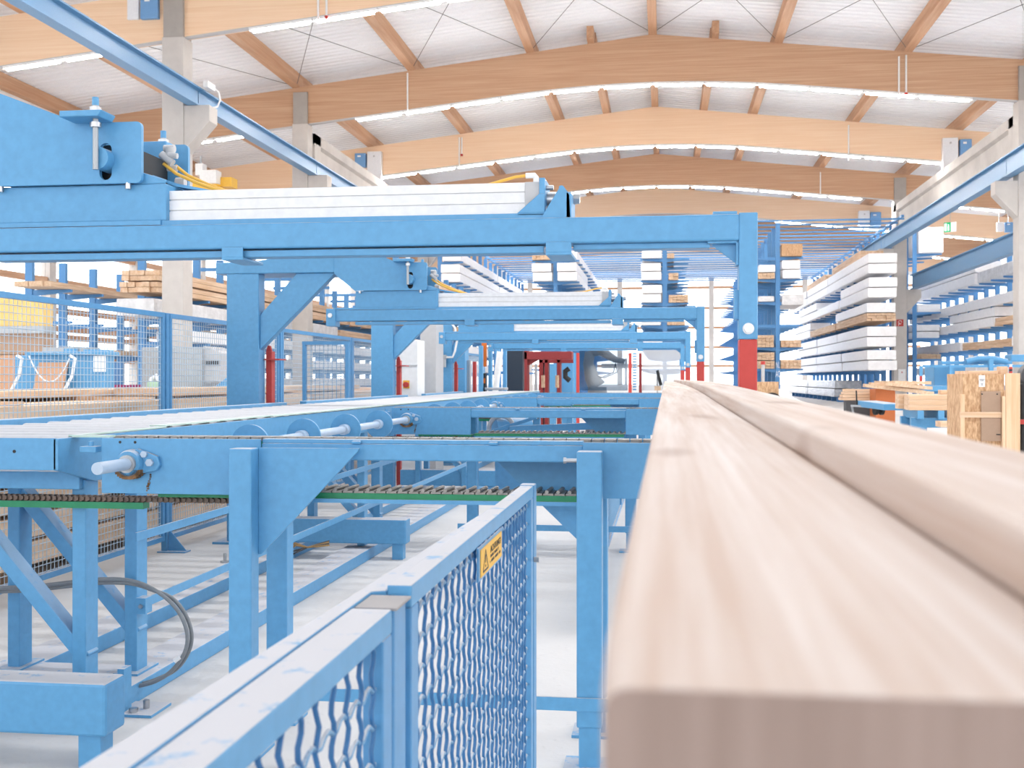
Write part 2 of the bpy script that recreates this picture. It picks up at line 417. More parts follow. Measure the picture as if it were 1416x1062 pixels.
# fluorescent lights in rows along the lower edges of the beams
L = 1.8
root = thing('fluorescent_light', 'x', 'fluorescent light', (0,0,0), 'x')
MB().box(-L/2-.1, L/2+.1, -.07, .07, .04, .12).build('housing', WHITE, root)
MB().box(-L/2, L/2, -.05, .05, -.03, .04).build('tube', LAMP, root, .02)
LD = bpy.data.lights.new('fluorescent_lamp', 'AREA'); LD.shape = 'RECTANGLE'; LD.size = 1.8; LD.size_y = .12; LD.energy = LAMP_W
def lamp_light(P):
    if P.x < -24 or P.x > 24.5: return
    o = bpy.data.objects.new('fluorescent_lamp', LD); COL.objects.link(o); o.location = P-Vector((0, 0, .05))
first = True
for b in (6.0, 12.6):        # the lamp rows overhead, out of the picture
    for k in range(24):
        x = XC+(k-11)*2.02/S+1.01/S
        lamp_light(hp(x, b, bbot(x)-.09))
for i, b in enumerate(BEAMS):
    x = XC-13.5*1.0; n = 0; pitch = 2.02/S
    xs = [XC+(k-11)*pitch+pitch/2 for k in range(24)]
    if i == 6:
        for x in xs: lamp_light(hp(x, b+.14, bbot(x)-.09))
        continue
    for x in xs:
        P = hp(x, b+.14, bbot(x)-.09)
        u, v = proj(P)
        if not (-30 < u < 1450 and v > -25) or n > 19: lamp_light(P); continue
        if i in (0, 1, 3) and any(a-.62 < x < c_+.62 for a, c_ in ((-9.26, -8.84), (8.05, 8.57))): hid = True
        elif (i >= 2 and u < 470) or (i == 3 and u < 640) or (i == 4 and u < 1050) or (i == 5 and u < 1230): hid = True
        else: hid = False
        if hid:
            if i not in (0, 1): lamp_light(P)
            continue
        sl = math.atan((bbot(x+.3)-bbot(x-.3))/.6)
        lab = f'bright fluorescent tube light, {ORD[n]} from left under the {BNAME[i]} roof beam'
        if first: o = root; first = False; o.location = P; o['label'] = lab
        else: o = dup(root, None, P, lab)
        o['group'] = f'fluorescent lights under the {BNAME[i]} roof beam'
        o.rotation_euler = (0, -sl, 0); n += 1
    xs = [-15, -9, -5]+[XC+t*.8 for t in range(-4, 5)]+[5, 9, 15]
    m = MB().loft([[(x, b+.1, bbot(x)-.035), (x, b+.2, bbot(x)-.035), (x, b+.2, bbot(x)), (x, b+.1, bbot(x))] for x in sorted(xs)]).hall()
    solo(m, 'light_trunking', GREY, f'grey lamp trunking along the lower edge of the {BNAME[i]} roof beam', 'trunking', 'lamp trunking', 'structure')
# conduits on the beams
def conduit(u0, v0, v1, i, label, tip=False):
    y = (BEAMS[i]+.08)*S
    p, q = px(u0, v0, Y=y), px(u0, v1, Y=y); q.x = p.x
    t = thing('conduit', label, 'conduit', q, 'beam conduits')
    MB().cyl(p, q, .035, 8).build('pipe', WHITE, t)
    if tip: MB().cyl(q, q-Vector((0,0,.1)), .06, 8).build('red_end', RED, t)
conduit(563.5, 101, 160, 1, 'white conduit pipe on the second beam left of the ridge')
conduit(1243, 78, 138, 1, 'long white conduit pipe on the second beam right of the ridge')
conduit(1253, 76, 128, 1, 'short conduit with red tip on the right part of the second beam', True)
conduit(635, 190, 234, 2, 'white conduit pipe on the third beam left of the ridge')
conduit(638.5, 190, 213, 2, 'short conduit with red tip on the third beam', True)
conduit(1173.5, 173, 222, 2, 'white conduit pipe on the third beam right of the ridge')
conduit(1134.5, 238, 270, 3, 'conduit pipe on the dark fourth beam right of the ridge')
conduit(440, 0, 29, 0, 'white conduit pipe on the first beam near the top edge')
conduit(451.5, 0, 22, 0, 'short conduit with red tip on the first beam', True)
c = px(913, 120, Y=(BEAMS[1]+.08)*S)
solo(MB().box(c.x-.1, c.x+.1, c.y, c.y+.06, c.z-.07, c.z+.07), 'junction_box', WHITE, 'tiny white junction box at mid span of the second beam', 'junction box')
# control boxes beside the columns
def ctrl(u0, u1, v0, v1, Y, mat, name, label, d=.25, extra=None):
    a = px(u0, v1, Y=Y); b_ = px(u1, v0, Y=Y)
    d = max(.12, min(((bb+.1)*S-Y-.003 for bb in BEAMS if (bb+.1)*S > Y), default=d)) if min(((bb+.1)*S-Y for bb in BEAMS if (bb+.1)*S > Y), default=9) < 1 else d
    t = thing(name, label, 'control box', ((a.x+b_.x)/2, Y, a.z), 'control boxes on the beams')
    MB().box(a.x, b_.x, Y, Y+d, a.z, b_.z).build('housing', mat, t, .02)
    if extra == 'b':
        w = b_.x-a.x
        MB().box(a.x+w*.25, a.x+w*.55, Y-.01, Y, b_.z-(b_.z-a.z)*.28, b_.z-(b_.z-a.z)*.16).build('type_plate', WHITE, t)
    if extra == 'h' or 'right of the exit' in label: MB().cyl(((a.x+b_.x)/2, Y+.3, b_.z), ((a.x+b_.x)/2, Y+.3, b_.z+.75), .03, 8).build('hanger', GREY, t)
    if extra == 'w':
        MB().cyl(((a.x+b_.x)/2, Y, b_.z-.25), ((a.x+b_.x)/2, Y-.03, b_.z-.25), .05, 10).build('knob', GREY, t)
ctrl(175.5, 191.5, -8, 27, 19.85*S, BOXW, 'control_box', 'white control box left of the blue one on the first beam')
ctrl(193.5, 218, -8, 26, 19.8*S, BOXB, 'control_box', 'blue control box beside the pale column on the first beam', extra='b')
ctrl(195, 221, 26, 38.5, 19.95*S, GREY, 'cable_tray_box', 'open grey cable box hanging under the blue control box')
ctrl(490.5, 505.5, 211.5, 231, 34.1*S, BOXB, 'control_box', 'blue control box at the left end of the third beam', extra='b')
ctrl(507.5, 527, 209, 250, 34.1*S, BOXW, 'control_box', 'white control box at the left end of the third beam', extra='w')
ctrl(1304, 1325, 190, 236, 34.1*S, BOXW, 'control_box', 'white control box at the right end of the third beam', extra='w')
ctrl(1328, 1344, 192, 216, 34.1*S, BOXB, 'control_box', 'blue control box at the right end of the third beam', extra='b')
ctrl(1188, 1203, 291, 312, 48.4*S, BOXW, 'control_box', 'small white control box above the far racks', extra='w')
ctrl(1204, 1218.5, 293, 312, 48.4*S, BOXB, 'control_box', 'small blue control box above the far racks', extra='b')
ctrl(1379, 1388, 307, 320, 41.35*S, BOXW, 'control_box', 'small white control box near the exit sign', extra='h')
ctrl(1390, 1402, 307, 321, 41.35*S, BOXB, 'control_box', 'small blue control box right of the exit sign', extra='b')
# exit sign
c = px(1312, 314, Y=44*S)
t = thing('exit_sign', 'green and white emergency exit sign hanging on the right', 'sign', c)
r = Matrix.Rotation(math.radians(-38), 4, 'Z')
def rb(mb): mb.v = [tuple((r @ (Vector(p)-c))+c) for p in mb.v]; return mb
rb(MB().box(c.x-.3, c.x+.42, c.y, c.y+.16, c.z-.3, c.z+.3)).build('housing', BOXW, t, .02)
rb(MB().box(c.x-.3, c.x+.12, c.y-.02, c.y-.002, c.z-.3, c.z+.3)).build('green_face', EXITG, t)
rb(MB().box(c.x-.26, c.x-.13, c.y-.03, c.y-.02, c.z-.22, c.z+.22).box(c.x-.04, c.x+.03, c.y-.03, c.y-.02, c.z-.22, c.z+.06).box(c.x-.03, c.x+.02, c.y-.03, c.y-.02, c.z+.09, c.z+.16)).build('pictogram', EXITW, t)
MB().cyl(c+Vector((.1,.05,.3)), c+Vector((.1,.05,1.6)), .015, 6).build('hanger', GREY, t)

# window walls
WN = [0]
def window_wall(side, fixed, a0, a1, axis, zs, bay, z1, label, off=0):
    def bx(m, p0, p1, q0, q1, z0, z1_):
        return m.box(q0, q1, p0, p1, z0, z1_) if axis == 'y' else m.box(p0, p1, q0, q1, z0, z1_)
    w = MB(); bx(w, a0, a1, fixed-.1, fixed+.1, 0, .9); bx(w, a0, a1, fixed-.1, fixed+.1, z1, 16)
    solo(w, f'wall_{side}', WHITE, f'{label}, solid parts above and below the glazing', 'wall', None, 'structure')
    p = a0+off
    while p < a1-.5:
        q = min(p+bay, a1); WN[0] += 1; n = WN[0]
        t = thing(f'window_{n}', f'{label}, glazed bay number {n} with wooden transoms', 'window', ((fixed, (p+q)/2, .9) if axis == 'y' else ((p+q)/2, fixed, .9)), f'glazed bays of the {side} wall', 'structure')
        bx(MB(), p+.25, q-.25, fixed-.01, fixed+.01, .9, z1).build('window_pane', GLASS, t)
        m = MB()
        for z in zs: bx(m, p+.2, q-.2, fixed-.12, fixed+.12, z-.12, z+.12)
        m.build('transom', PURL, t)
        bx(MB(), p-.25, p+.25, fixed-.2, fixed+.2, 0, z1).build('post', CONC, t)
        p += bay
window_wall('left', -25, -12, 116, 'y', [2.3, 3.2, 3.55, 4.3, 5.5, 7.0], 7.6, 9.2, 'left window wall', 1.8)
window_wall('back', 116, -25, 25.5, 'x', [2.8, 4.7, 6.7, 8.7, 10.8], 9.3, 11.8, 'far gable window wall', 1.9)
window_wall('right', 25.5, -12, 116, 'y', [2.3, 3.6, 5.5, 7.4], 11.9, 9.2, 'right window wall', 3)

window_wall('front', -12, -25, 25.5, 'x', [3.0], 9.3, 8.0, 'front wall behind the camera with added fill-light glazing', 1.9)  # unseen glazing, added to light the near vertical faces from the front
# ================================================================== THE GANTRIES
def arc(cx, cz, r, a0, a1, n=8): return [(cx+r*math.cos(math.radians(a0+(a1-a0)*k/n)), cz+r*math.sin(math.radians(a0+(a1-a0)*k/n))) for k in range(n+1)]
def make_gantry(g, label):
    t = thing('gantry', label, 'gantry', (-3.73, g+.08, 0), 'blue pusher gantries in a row over the conveyors')
    MB().box(-3.88, -3.58, g, g+.16, .02, 2.41).build('column', BLUE, t, .008)
    MB().box(-3.98, -3.48, g-.08, g+.24, 0, .02).build('base_plate', BLUE, t)
    MB().prism([(-3.98,2.41), (-2.885,2.41), (-2.885,2.62), (-3.3,2.57), (-3.6,2.52), (-3.98,2.51)], g-.005, g+.46).build('arm', BLUE, t, .008)
    MB().prism([(-3.58,2.04), (-3.24,2.41), (-2.885,2.41), (-3.58,1.73)], g+.03, g+.13).build('brace', BLUE, t, .006)
    outer = [(-2.885,2.62), (-2.885,2.40), (-2.70,2.247), (-2.07,2.247)]+arc(-2.07,2.267,.02,-90,0,4)+arc(-2.07,2.47,.02,0,90,4)+[(-2.31,2.49), (-2.65,2.62)]
    hole = arc(-2.20,2.382,.026,0,180,8)+arc(-2.20,2.287,.026,180,360,8)
    for k, (a, b) in enumerate(((g, g+.02), (g+.44, g+.46))):
        p = MB().holed(outer, hole, a, b).build('pivot_plate', BLUE, t)
        MB().cyl((-2.11,a+.01,2.25), (-2.11,a+.01,2.225), .012, 6).cyl((-2.655,a+.01,2.25), (-2.655,a+.01,2.225), .012, 6).build('bolt', STEEL, p)
    MB().box(-2.86, -2.3, g+.03, g+.43, 2.40, 2.42).box(-2.64, -2.3, g+.03, g+.43, 2.252, 2.262).build('inner_web', BLUE, t)
    MB().cyl((-2.205,g-.055,2.34), (-2.205,g+.5,2.34), .044, 28).build('pivot_pin', BLUE, t, .004)
    MB().box(-2.27, -2.13, g+.05, g+.41, 2.265, 2.41).build('slot_shade_block', BLACK, t)  # black filler painting the shade inside the slot
    for a, z in ((g-.07, 0), (g+.53, 0)):
        r = MB().tube([(-2.205,a,2.29), (-2.205,a,2.525)], .011, 10).tube([(-2.205,a,2.525), (-2.205,a,2.57)], .0125, 10).build('adjusting_rod', ZINC, t)
        [MB().cyl((-2.205,a,zn), (-2.205,a,zn+.019), .022, 6).build('nut', STEEL, r) for zn in (2.455, 2.515)]
        MB().tube([(-2.205,a,2.54), (-2.205,a,2.572)], .0135, 8).build('rod_end', BLUE, r)
    MB().prism([(-2.33,2.488), (-2.17,2.488), (-2.155,2.513), (-2.33,2.513)], g-.12, g-.001).build('rod_bracket', BLUED, t, .004)
    MB().box(-2.33, -2.16, g+.461, g+.58, 2.488, 2.513).build('rod_bracket', BLUED, t, .004)
    MB().box(-2.70, -1.96, g+.03, g+.43, 2.10, 2.247).prism([(-2.10,2.247), (-1.965,2.247), (-1.96,2.262), (-2.08,2.30)], g+.03, g+.04).build('slide_housing', BLUE, t, .004)
    MB().prism([(-2.06,2.30), (-1.955,2.262), (-1.76,2.222), (-1.76,2.215), (-1.96,2.25), (-2.06,2.29)], g+.12, g+.32).build('cover_sheet', BLUE, t)
    y0 = g+.06
    prof = [(y0,2.103), (y0+.15,2.103), (y0+.15,2.222), (y0,2.222), (y0,2.188), (y0+.008,2.187), (y0+.008,2.183), (y0,2.182), (y0,2.145), (y0+.008,2.144), (y0+.008,2.140), (y0,2.139)]
    cyl = MB().prism(prof, -1.96, -.528, 'x').build('cylinder', ALU, t)
    MB().box(-.528, -.47, y0-.002, y0+.152, 2.10, 2.224).build('end_cap', GREY, t, .003)
    MB().box(-.47, -.448, y0-.02, y0+.17, 2.08, 2.236).prism([(-.555,2.10), (-.468,2.175), (-.448,2.172), (-.448,2.10)], y0-.03, y0-.02).box(-.555, -.448, y0-.03, y0+.17, 2.09, 2.10).build('end_plate', BLUE, t, .003)
    MB().cyl((-.448,y0+.07,2.165), (-.41,y0+.07,2.165), .03, 18).cyl((-.448,y0+.03,2.205), (-.42,y0+.03,2.205), .01, 8).cyl((-.448,y0+.11,2.12), (-.42,y0+.11,2.12), .012, 8).cyl((-.448,y0+.02,2.12), (-.425,y0+.02,2.12), .012, 8).cyl((-.41,y0+.07,2.165), (-.39,y0+.07,2.165), .012, 10).build('coupling', STEEL, t)
    MB().prism([(-.462,2.078), (-.392,2.192)]+arc(-.384,2.19,.012,150,30,4)+[(-.352,2.165), (-.348,2.078)], g+.02, g+.034).box(-.366, -.346, g+.02, g+.2, 2.078, 2.175).build('end_bracket', BLUE, t, .002)
    MB().cyl((-.348,y0+.07,2.165), (-.335,y0+.07,2.165), .022, 6).cyl((-.335,y0+.07,2.165), (-.322,y0+.07,2.165), .02, 6).build('bracket_bolt', STEEL, t, .001)
    MB().tube([(-.49,y0+.05,2.224), (-.49,y0+.05,2.25), (-.495,y0+.05,2.257), (-.53,y0+.05,2.257)], .011, 10).build('elbow_fitting', WHITE, t)
    MB().tube([(-.53,y0+.05,2.257), (-.57,y0+.052,2.254), (-.63,y0+.06,2.24), (-.70,y0+.08,2.226), (-.78,y0+.09,2.224)], .006, 8).build('hose', YELLOW, t)
    MB().box(-1.98, -.43, g+.03, g+.3, 2.078, 2.1).box(-2.9, -1.98, g+.02, g+.3, 2.082, 2.1).build('slide_plate', BLUE, t)
    MB().box(-2.93, .276, g, g+.12, 1.98, 2.078).build('crossbeam', BLUE, t, .007)
    MB().box(-2.7, -.45, g+.02, g+.11, 1.948, 1.974).build('lower_rail', BLUED, t, .003)
    MB().box(-.34, .17, g+.03, g+.1, 1.958, 1.98).build('lower_rail', BLUE, t, .003)
    for a, b in ((-1.715,-1.628), (-.44,-.343)):
        MB().prism([(a,1.945), (b,1.945), (b,1.985), (a,1.985)], g-.008, g+.0).box(a, b, g-.008, g+.22, 1.935, 1.947).build('clip', BLUE, t, .003)
    MB().prism([(.165,1.98), (.272,1.98), (.272,1.895)], g+.045, g+.06).box(.16, .272, g+.01, g+.1, 1.972, 1.98).box(.264, .274, g+.01, g+.1, 1.89, 1.98).build('gusset', BLUE, t, .002)
    p = MB().box(.274, .342, g, g+.1, 1.616, 2.083).build('post', BLUE, t, .005)
    MB().box(.18, .268, g+.01, g+.1, 2.078, 2.09).build('top_tab', BLUE, t, .002)
    MB().box(.258, .276, g+.02, g+.08, 1.69, 1.80).build('side_plate', BLUE, t, .003)
    MB().box(.276, .34, g+.002, g+.098, .02, 1.616).build('red_post', RED, t, .004)
    MB().box(.22, .40, g-.04, g+.14, 0, .02).build('foot_plate', BLUE, t)
    MB().cyl((.308,g+.002,1.655), (.308,g-.004,1.655), .021, 20).cyl((.308,g-.004,1.655), (.308,g-.016,1.655), .0175, 6).build('hex_bolt', STEEL, t, .001)
    e = MB().box(-2.955, -2.87, g-.02, g+.13, 1.935, 2.09).build('end_block', BLUE, t, .006)
    MB().cyl((-2.915,g-.02,2.03), (-2.915,g-.035,2.03), .022, 6).build('end_bolt', STEEL, e)
    r = MB().box(-3.575, -3.52, g+.17, g+.26, .02, 1.72).prism([(-3.575,1.72), (-3.52,1.72), (-3.535,1.77), (-3.56,1.775)], g+.17, g+.2).build('red_stop', RED, t, .004)
    MB().box(-3.575, -3.43, g+.12, g+.3, 1.64, 1.652).build('tray', RED, r)
    # air hoses and grey fittings behind the pivot plate
    h = MB()
    for k in range(2):
        h.tube([(-2.05+.03*k,g+.2+.05*k,2.36), (-1.99+.03*k,g+.19+.05*k,2.315), (-1.90+.03*k,g+.18+.05*k,2.275), (-1.80+.02*k,g+.17,2.24), (-1.72,g+.16,2.224)], .007, 8)
    h.build('hose', YELLOW, t)
    for a, b, r_ in (((-2.065,g+.24,2.43),(-2.02,g+.24,2.43),.016), ((-2.06,g+.2,2.40),(-2.01,g+.2,2.36),.016), ((-2.03,g+.2,2.395),(-1.99,g+.2,2.39),.012), ((-2.05,g+.24,2.35),(-2.01,g+.24,2.345),.014), ((-2.03,g+.22,2.43),(-2.03,g+.22,2.40),.02), ((-2.04,g+.3,2.30),(-2.0,g+.3,2.30),.02)):
        MB().cyl(a, b, r_, 10).build('hose_fitting', GREY, t)
    return t
g1 = make_gantry(4.2, 'nearest blue pusher gantry with its long white air cylinder across the picture')
for y, lb in ((9.6, 'second blue pusher gantry from the camera, behind the nearest one'), (14.6, 'third blue pusher gantry from the camera'), (18.8, 'fourth, farthest blue pusher gantry with the air filter on its column')):
    dup(g1, None, (-3.73, y+.08, 0), lb)

# ================================================================== CHAIN CONVEYORS
CY = [4.32, 9.25, 14.2, 19.4]
def make_conveyor(c, label):
    t = thing('chain_conveyor', label, 'chain conveyor', (-1, c, 0), 'blue cross chain conveyors')
    for y, nm in ((c, 0), (c+.268, 1)):
        p = MB().prism([(-2.28,1.003), (-1.604,1.003), (-1.604,1.228), (-2.28,1.228)], y, y+.012).build('left_side_plate', BLUE, t, .002)
        MB().cyl((-2.2,y-.001,1.212), (-2.2,y+.001,1.212), .006, 8).cyl((-2.135,y-.001,1.212), (-2.135,y+.001,1.212), .006, 8).build('hole', BLACK, p)
        MB().box(-.31, .52, y, y+.012, 1.01, 1.225).build('right_side_plate', BLUE, t, .002)
        s_ = 1 if nm == 0 else -1
        y0, y1 = (y+.012, y+.09) if nm == 0 else (y-.08, y)
        MB().box(-1.604, -.31, y0, y1, 1.146, 1.212).build('side_beam', BLUE, t, .006)
        MB().box(-1.604, -.31, y0+.01, y1-.01, 1.212, 1.228).build('guide_strip', BLUE, t, .002)
        for x in (-1.21, -.66):
            if nm == 0: MB().box(x-.018, x+.018, y-.004, y+.02, 1.212, 1.224).build('clamp', BLUED, t, .004)
    MB().box(-2.2, .5, c+.105, c+.175, 1.19, 1.215).build('chain_guide', GREEN, t)
    m = MB(); x = -2.28; k = 0
    while x < .5:
        m.box(x, x+.044, c+.1, c+.18, 1.215, 1.232)
        m.box(x+.01, x+.034, c+.085, c+.195, 1.219, 1.227); x += .05
    m.build('carrying_chain', CHAIN, t)
    m = MB(); x = -1.55
    while x < -.33:
        m.box(x, x+.04, c+.06, c+.2, 1.012, 1.02)
        m.cyl((x+.015,c+.05,1.026), (x+.02,c+.21,1.026), .008, 6); x += .045
    m.build('return_chain', CHAIN, t)
    MB().box(-1.58, -.33, c+.06, c+.2, .988, 1.011).build('return_guide', GREEN, t)
    MB().box(-1.58, -.33, c+.05, c+.21, .972, .988).build('guide_carrier', BLUE, t)
    MB().box(-2.06, -1.604, c+.05, c+.2, .985, 1.0).build('return_guide', GREEN, t)
    # the chain that runs on under the roller table
    m = MB(); x = -3.3
    while x < -1.62:
        m.box(x, x+.014, c+.13, c+.16, .953, .978); m.box(x+.012, x+.026, c+.12, c+.17, .958, .973); x += .025
    m.build('drive_chain', RUST, t)
    MB().box(-3.35, -2.16, c+.12, c+.18, .925, .952).build('drive_chain_guide', GREEN, t)
    # legs
    for x0, x1 in ((-1.69,-1.597), (-.325,-.23)):
        for y in (c-.12, c+.3):
            l = MB().box(x0, x1, y, y+.088, .16, 1.197).build('leg', BLUE, t, .006)
            if y < c: l['near_only'] = 1
            MB().box(x0+.008, x1-.008, y+.008, y+.08, 0, .16).build('leg_foot', BLUE, l, .003)
            MB().box(x0-.05, x1+.05, y-.04, y+.13, 0, .012).build('foot_plate', BLUE, l)
    g = MB().prism([(-1.597,1.197), (-1.185,1.197), (-1.19,1.185), (-1.585,.773), (-1.597,.773)], c-.04, c-.028).build('gusset', BLUE, t, .002); g['near_only'] = 1
    MB().prism([(-.75,1.19), (-.325,1.19), (-.325,.785)], c+.27, c+.282).build('gusset', BLUE, t, .002)
    MB().cyl((-.37,c-.07,1.16), (-.325,c-.07,1.16), .008, 8).cyl((-.378,c-.07,1.16), (-.368,c-.07,1.16), .013, 6).build('stop_bolt', STEEL, t)['near_only'] = 1
    # cross base beam and tie bar
    b = MB().box(-3.3, -2.07, c-.37, c-.21, .127, .327).build('base_beam', BLUED, t, .012)
    [MB().box(xl, xl+.09, c-.35, c-.25, 0, .127).build('base_leg', BLUE, t, .004) for xl in (-2.19, -3.2)]
    MB().box(-1.69, -.20, c-.132, c-.122, .226, .276).build('tie_bar', BLUE, t, .002)
    # bearing and drive shaft
    x, z = -2.145, 1.127
    if True:
        b = MB().tube([(x,c,z), (x,c-.03,z), (x,c-.045,z)], [.058,.056,.05], 24).prism([(x+.0,z-.05), (x+.11,z-.028), (x+.125,z-.005), (x+.115,z+.03), (x+.03,z+.06), (x-.05,z+.035), (x-.07,z-.0)], c-.02, c).build('bearing', BLUE, t, .004)
        MB().cyl((x,c-.045,z), (x,c-.06,z), .036, 20).build('bearing_ring', ZINC, b)
        MB().cyl((x+.085,c-.02,z+.005), (x+.085,c-.035,z+.005), .016, 6).cyl((x+.06,c-.02,z+.038), (x+.06,c-.032,z+.038), .014, 6).build('bearing_bolt', SHAFT, b)
        d = MB()
        for k in range(10):
            a = math.radians(205+k*13); d.box(x+.05*math.cos(a)-.014, x+.05*math.cos(a)+.014, c-.045, c-.001, z+.052*math.sin(a)-.011, z+.052*math.sin(a)+.008)
        for k in range(9):
            w_ = random.uniform(.002, .009); d.box(x+.078-.002*k-w_, x+.078-.002*k+random.uniform(.001,.008), c-.004, c-.001, z-.05-.008*k, z-.046-.008*k+random.uniform(0,.004))
        d.build('old_grease', DUST, b)
    MB().box(-2.36, -2.29, c-.03, c+.02, 1.17, 1.195).cyl((-2.325,c,1.195), (-2.325,c,1.215), .012, 8).build('sensor_bracket', BLUE, t, .003)
    return t, x, z
t, sx, sz = make_conveyor(CY[0], 'nearest blue chain conveyor running crosswise under the nearest gantry')
for c, lb in zip(CY[1:], ('second blue cross chain conveyor, behind the nearest one', 'third blue cross chain conveyor from the camera', 'fourth, farthest blue cross chain conveyor')):
    SKIP['names'] = ('leg', 'gusset', 'stop_bolt'); dup(t, None, (-1, c, 0), lb); SKIP.clear()
# drive shafts with disc rollers between the conveyors
def shaft_line(y0, y1, discs, label):
    t = thing('drive_shaft', label, 'drive shaft', (sx, (y0+y1)/2, sz), 'drive shafts with discs')
    MB().cyl((sx,y0,sz), (sx,y1,sz), .024, 18).build('shaft', SHAFT, t, .002)
    for d in discs:
        MB().cyl((sx,d,sz), (sx,d+.018,sz), .105, 48).build('disc', BLUE, t, .002)
        MB().cyl((sx,d-.07,sz), (sx,d+.1,sz), .036, 18).build('hub', SHAFT, t, .002)
shaft_line(4.03, 4.33, [], 'short grey shaft stub sticking out of the nearest conveyor bearing')
shaft_line(4.62, 9.2, [5.62, 6.5, 7.4, 8.3], 'grey shaft with four blue discs between first and second chain conveyors')
shaft_line(9.6, 14.15, [10.4, 11.3, 12.2, 13.1], 'grey shaft with four blue discs between second and third chain conveyors')
shaft_line(14.5, 19.35, [15.4, 16.3, 17.2, 18.2], 'grey shaft with blue discs beyond the third chain conveyor')
# things between the second conveyor and the third: motor, bars
t = thing('gear_motor', 'blue gear motor with white ring under the second chain conveyor', 'motor', (-.98, 9.9, .9))
c = px(702, 592, Y=9.95)
MB().cyl((c.x-.12,c.y,c.z), (c.x+.18,c.y+.15,c.z), .1, 24).build('motor_body', BLUE, t, .01)
MB().tube([(c.x-.05+.0*math.cos(a)+.11*math.cos(a),c.y-.05,c.z+.11*math.sin(a)) for a in [k*math.pi/12 for k in range(25)]], .02, 8).build('fan_ring', ROLLER, t)
MB().box(c.x-.1, c.x+.15, c.y-.1, c.y+.2, 0, c.z-.06).build('motor_stand', BLUE, t)
a, b = px(672, 599, Y=9.75), px(742, 577, Y=9.75)
solo(MB().bar(a, b, .05, .03), 'strut', BLUED, 'dusty slanted bar under the second chain conveyor', 'strut', bev=.003)
a, b = px(705, 594, Y=9.7), px(866, 587, Y=9.7)
solo(MB().bar(a, b, .04, .06), 'strut', BLUED, 'long dusty bar, nearly level, under the second chain conveyor', 'strut', bev=.003)

# ================================================================== ROLLER TABLE
t = thing('roller_conveyor', 'long blue roller conveyor with white rollers running back on the left', 'roller conveyor', (-2.95, 4.25, 0))
Y0, Y1 = 4.25, 22.0
MB().prism([(4.25,1.228), (4.25,1.10), (4.55,1.03), (Y1,1.03), (Y1,1.228)], -2.452, -2.43, 'x').build('side_plate', BLUE, t, .003)
MB().box(-3.45, -3.43, Y0, Y1, 1.03, 1.228).build('side_plate', BLUE, t)
MB().box(-3.45, -2.44, Y0, Y0+.012, 1.10, 1.23).build('end_plate', BLUE, t, .002)
MB().cyl((-2.62,Y0-.002,1.175), (-2.62,Y0+.001,1.175), .007, 10).build('drilled_hole', BLACK, t)
MB().box(-3.43, -2.46, Y0+.22, Y0+.3, 1.0, 1.075).build('cross_member', BLUE, t, .004)
r0 = None; y = 4.42
while y < Y1-.1:
    if r0 is None: r0 = MB().cyl((-3.4,y,1.178), (-2.47,y,1.178), .055, 16).build('roller', ROLLER, t); yb = y
    else:
        r = r0.copy(); COL.objects.link(r); r.parent = t; r.location = (0, y-yb, 0)
    y += .24
MB().box(-2.52, -2.435, 5.25, 6.75, 1.236, 1.242).box(-2.50, -2.42, 6.75, Y1, 1.234, 1.24).box(-2.47, -2.43, 4.4, 5.25, 1.23, 1.236).box(-2.43, -2.27, 4.36, 4.42, 1.228, 1.236).build('edge_strip', PALEG, t)
for a, b in ((3.2, 9.94), (10.5, 14.87), (16.0, 19.1)):
    g = MB().box(-3.50, -3.435, a, b, 1.212, 1.256).build('guard_rail', BLUE, t, .006)
    MB().box(-3.48, -3.44, a+.3, a+.36, 1.0, 1.212).build('rail_bracket', BLUE, g)
for k, y in enumerate((4.5, 4.97, 9.0, 9.5, 13.8, 14.3, 18.6, 19.1)):
    for x in (-2.51, -3.1):
        l = MB().box(x, x+.062, y, y+.11, .092, 1.04).build('leg', BLUE, t, .005)
        if k % 2: MB().box(x-.03, x+.09, y-.05, y+.17, .088, .1).build('leg_plate', BLUE, l)
    MB().bar((-3.05,y+.055,.93), (-2.46,y+.055,.27), .09, .062, (0,0,1)).build('diagonal_brace', BLUED, t, .005)
MB().box(-2.6, -2.37, 4.42, Y1, 0, .09).build('base_rail', BLUED, t, .006)
MB().box(-3.22, -3.0, 4.42, Y1, 0, .09).build('base_rail', BLUED, t, .006)
MB().box(-3.22, -2.4, 4.62, 5.12, 0, .088).build('base_plate', BLUED, t, .004)
MB().box(-2.448, -2.438, 4.95, Y1, .71, .752).build('side_bar', BLUE, t, .002)
b = MB().box(-2.448, -2.438, 5.0, Y1, .385, .43).box(-2.45, -2.40, 4.96, 5.03, .37, .445).build('side_bar', BLUE, t, .002)
MB().cyl((-2.42,4.955,.408), (-2.42,4.945,.408), .01, 6).build('screw', STEEL, b)
MB().box(-2.37, -2.2, 4.6, 4.8, 0, .012).box(-2.37, -2.34, 4.63, 4.70, .012, .2).build('anchor_plate', BLUED, t)
MB().cyl((-2.27,4.7,.012), (-2.27,4.7,.05), .014, 6).build('anchor_bolt', STEEL, t); MB().cyl((-2.3,4.64,.012), (-2.3,4.64,.03), .02, 6).build('anchor_bolt', STEEL, t)
c = px(311, 778, Z=.09)
solo(MB().cyl((c.x,c.y,.09), (c.x,c.y,.16), .012, 6).cyl((c.x,c.y,.09), (c.x,c.y,.105), .035, 6), 'levelling_bolt', ZINC, 'small upright levelling bolt on the base rail behind the near gusset', 'bolt')

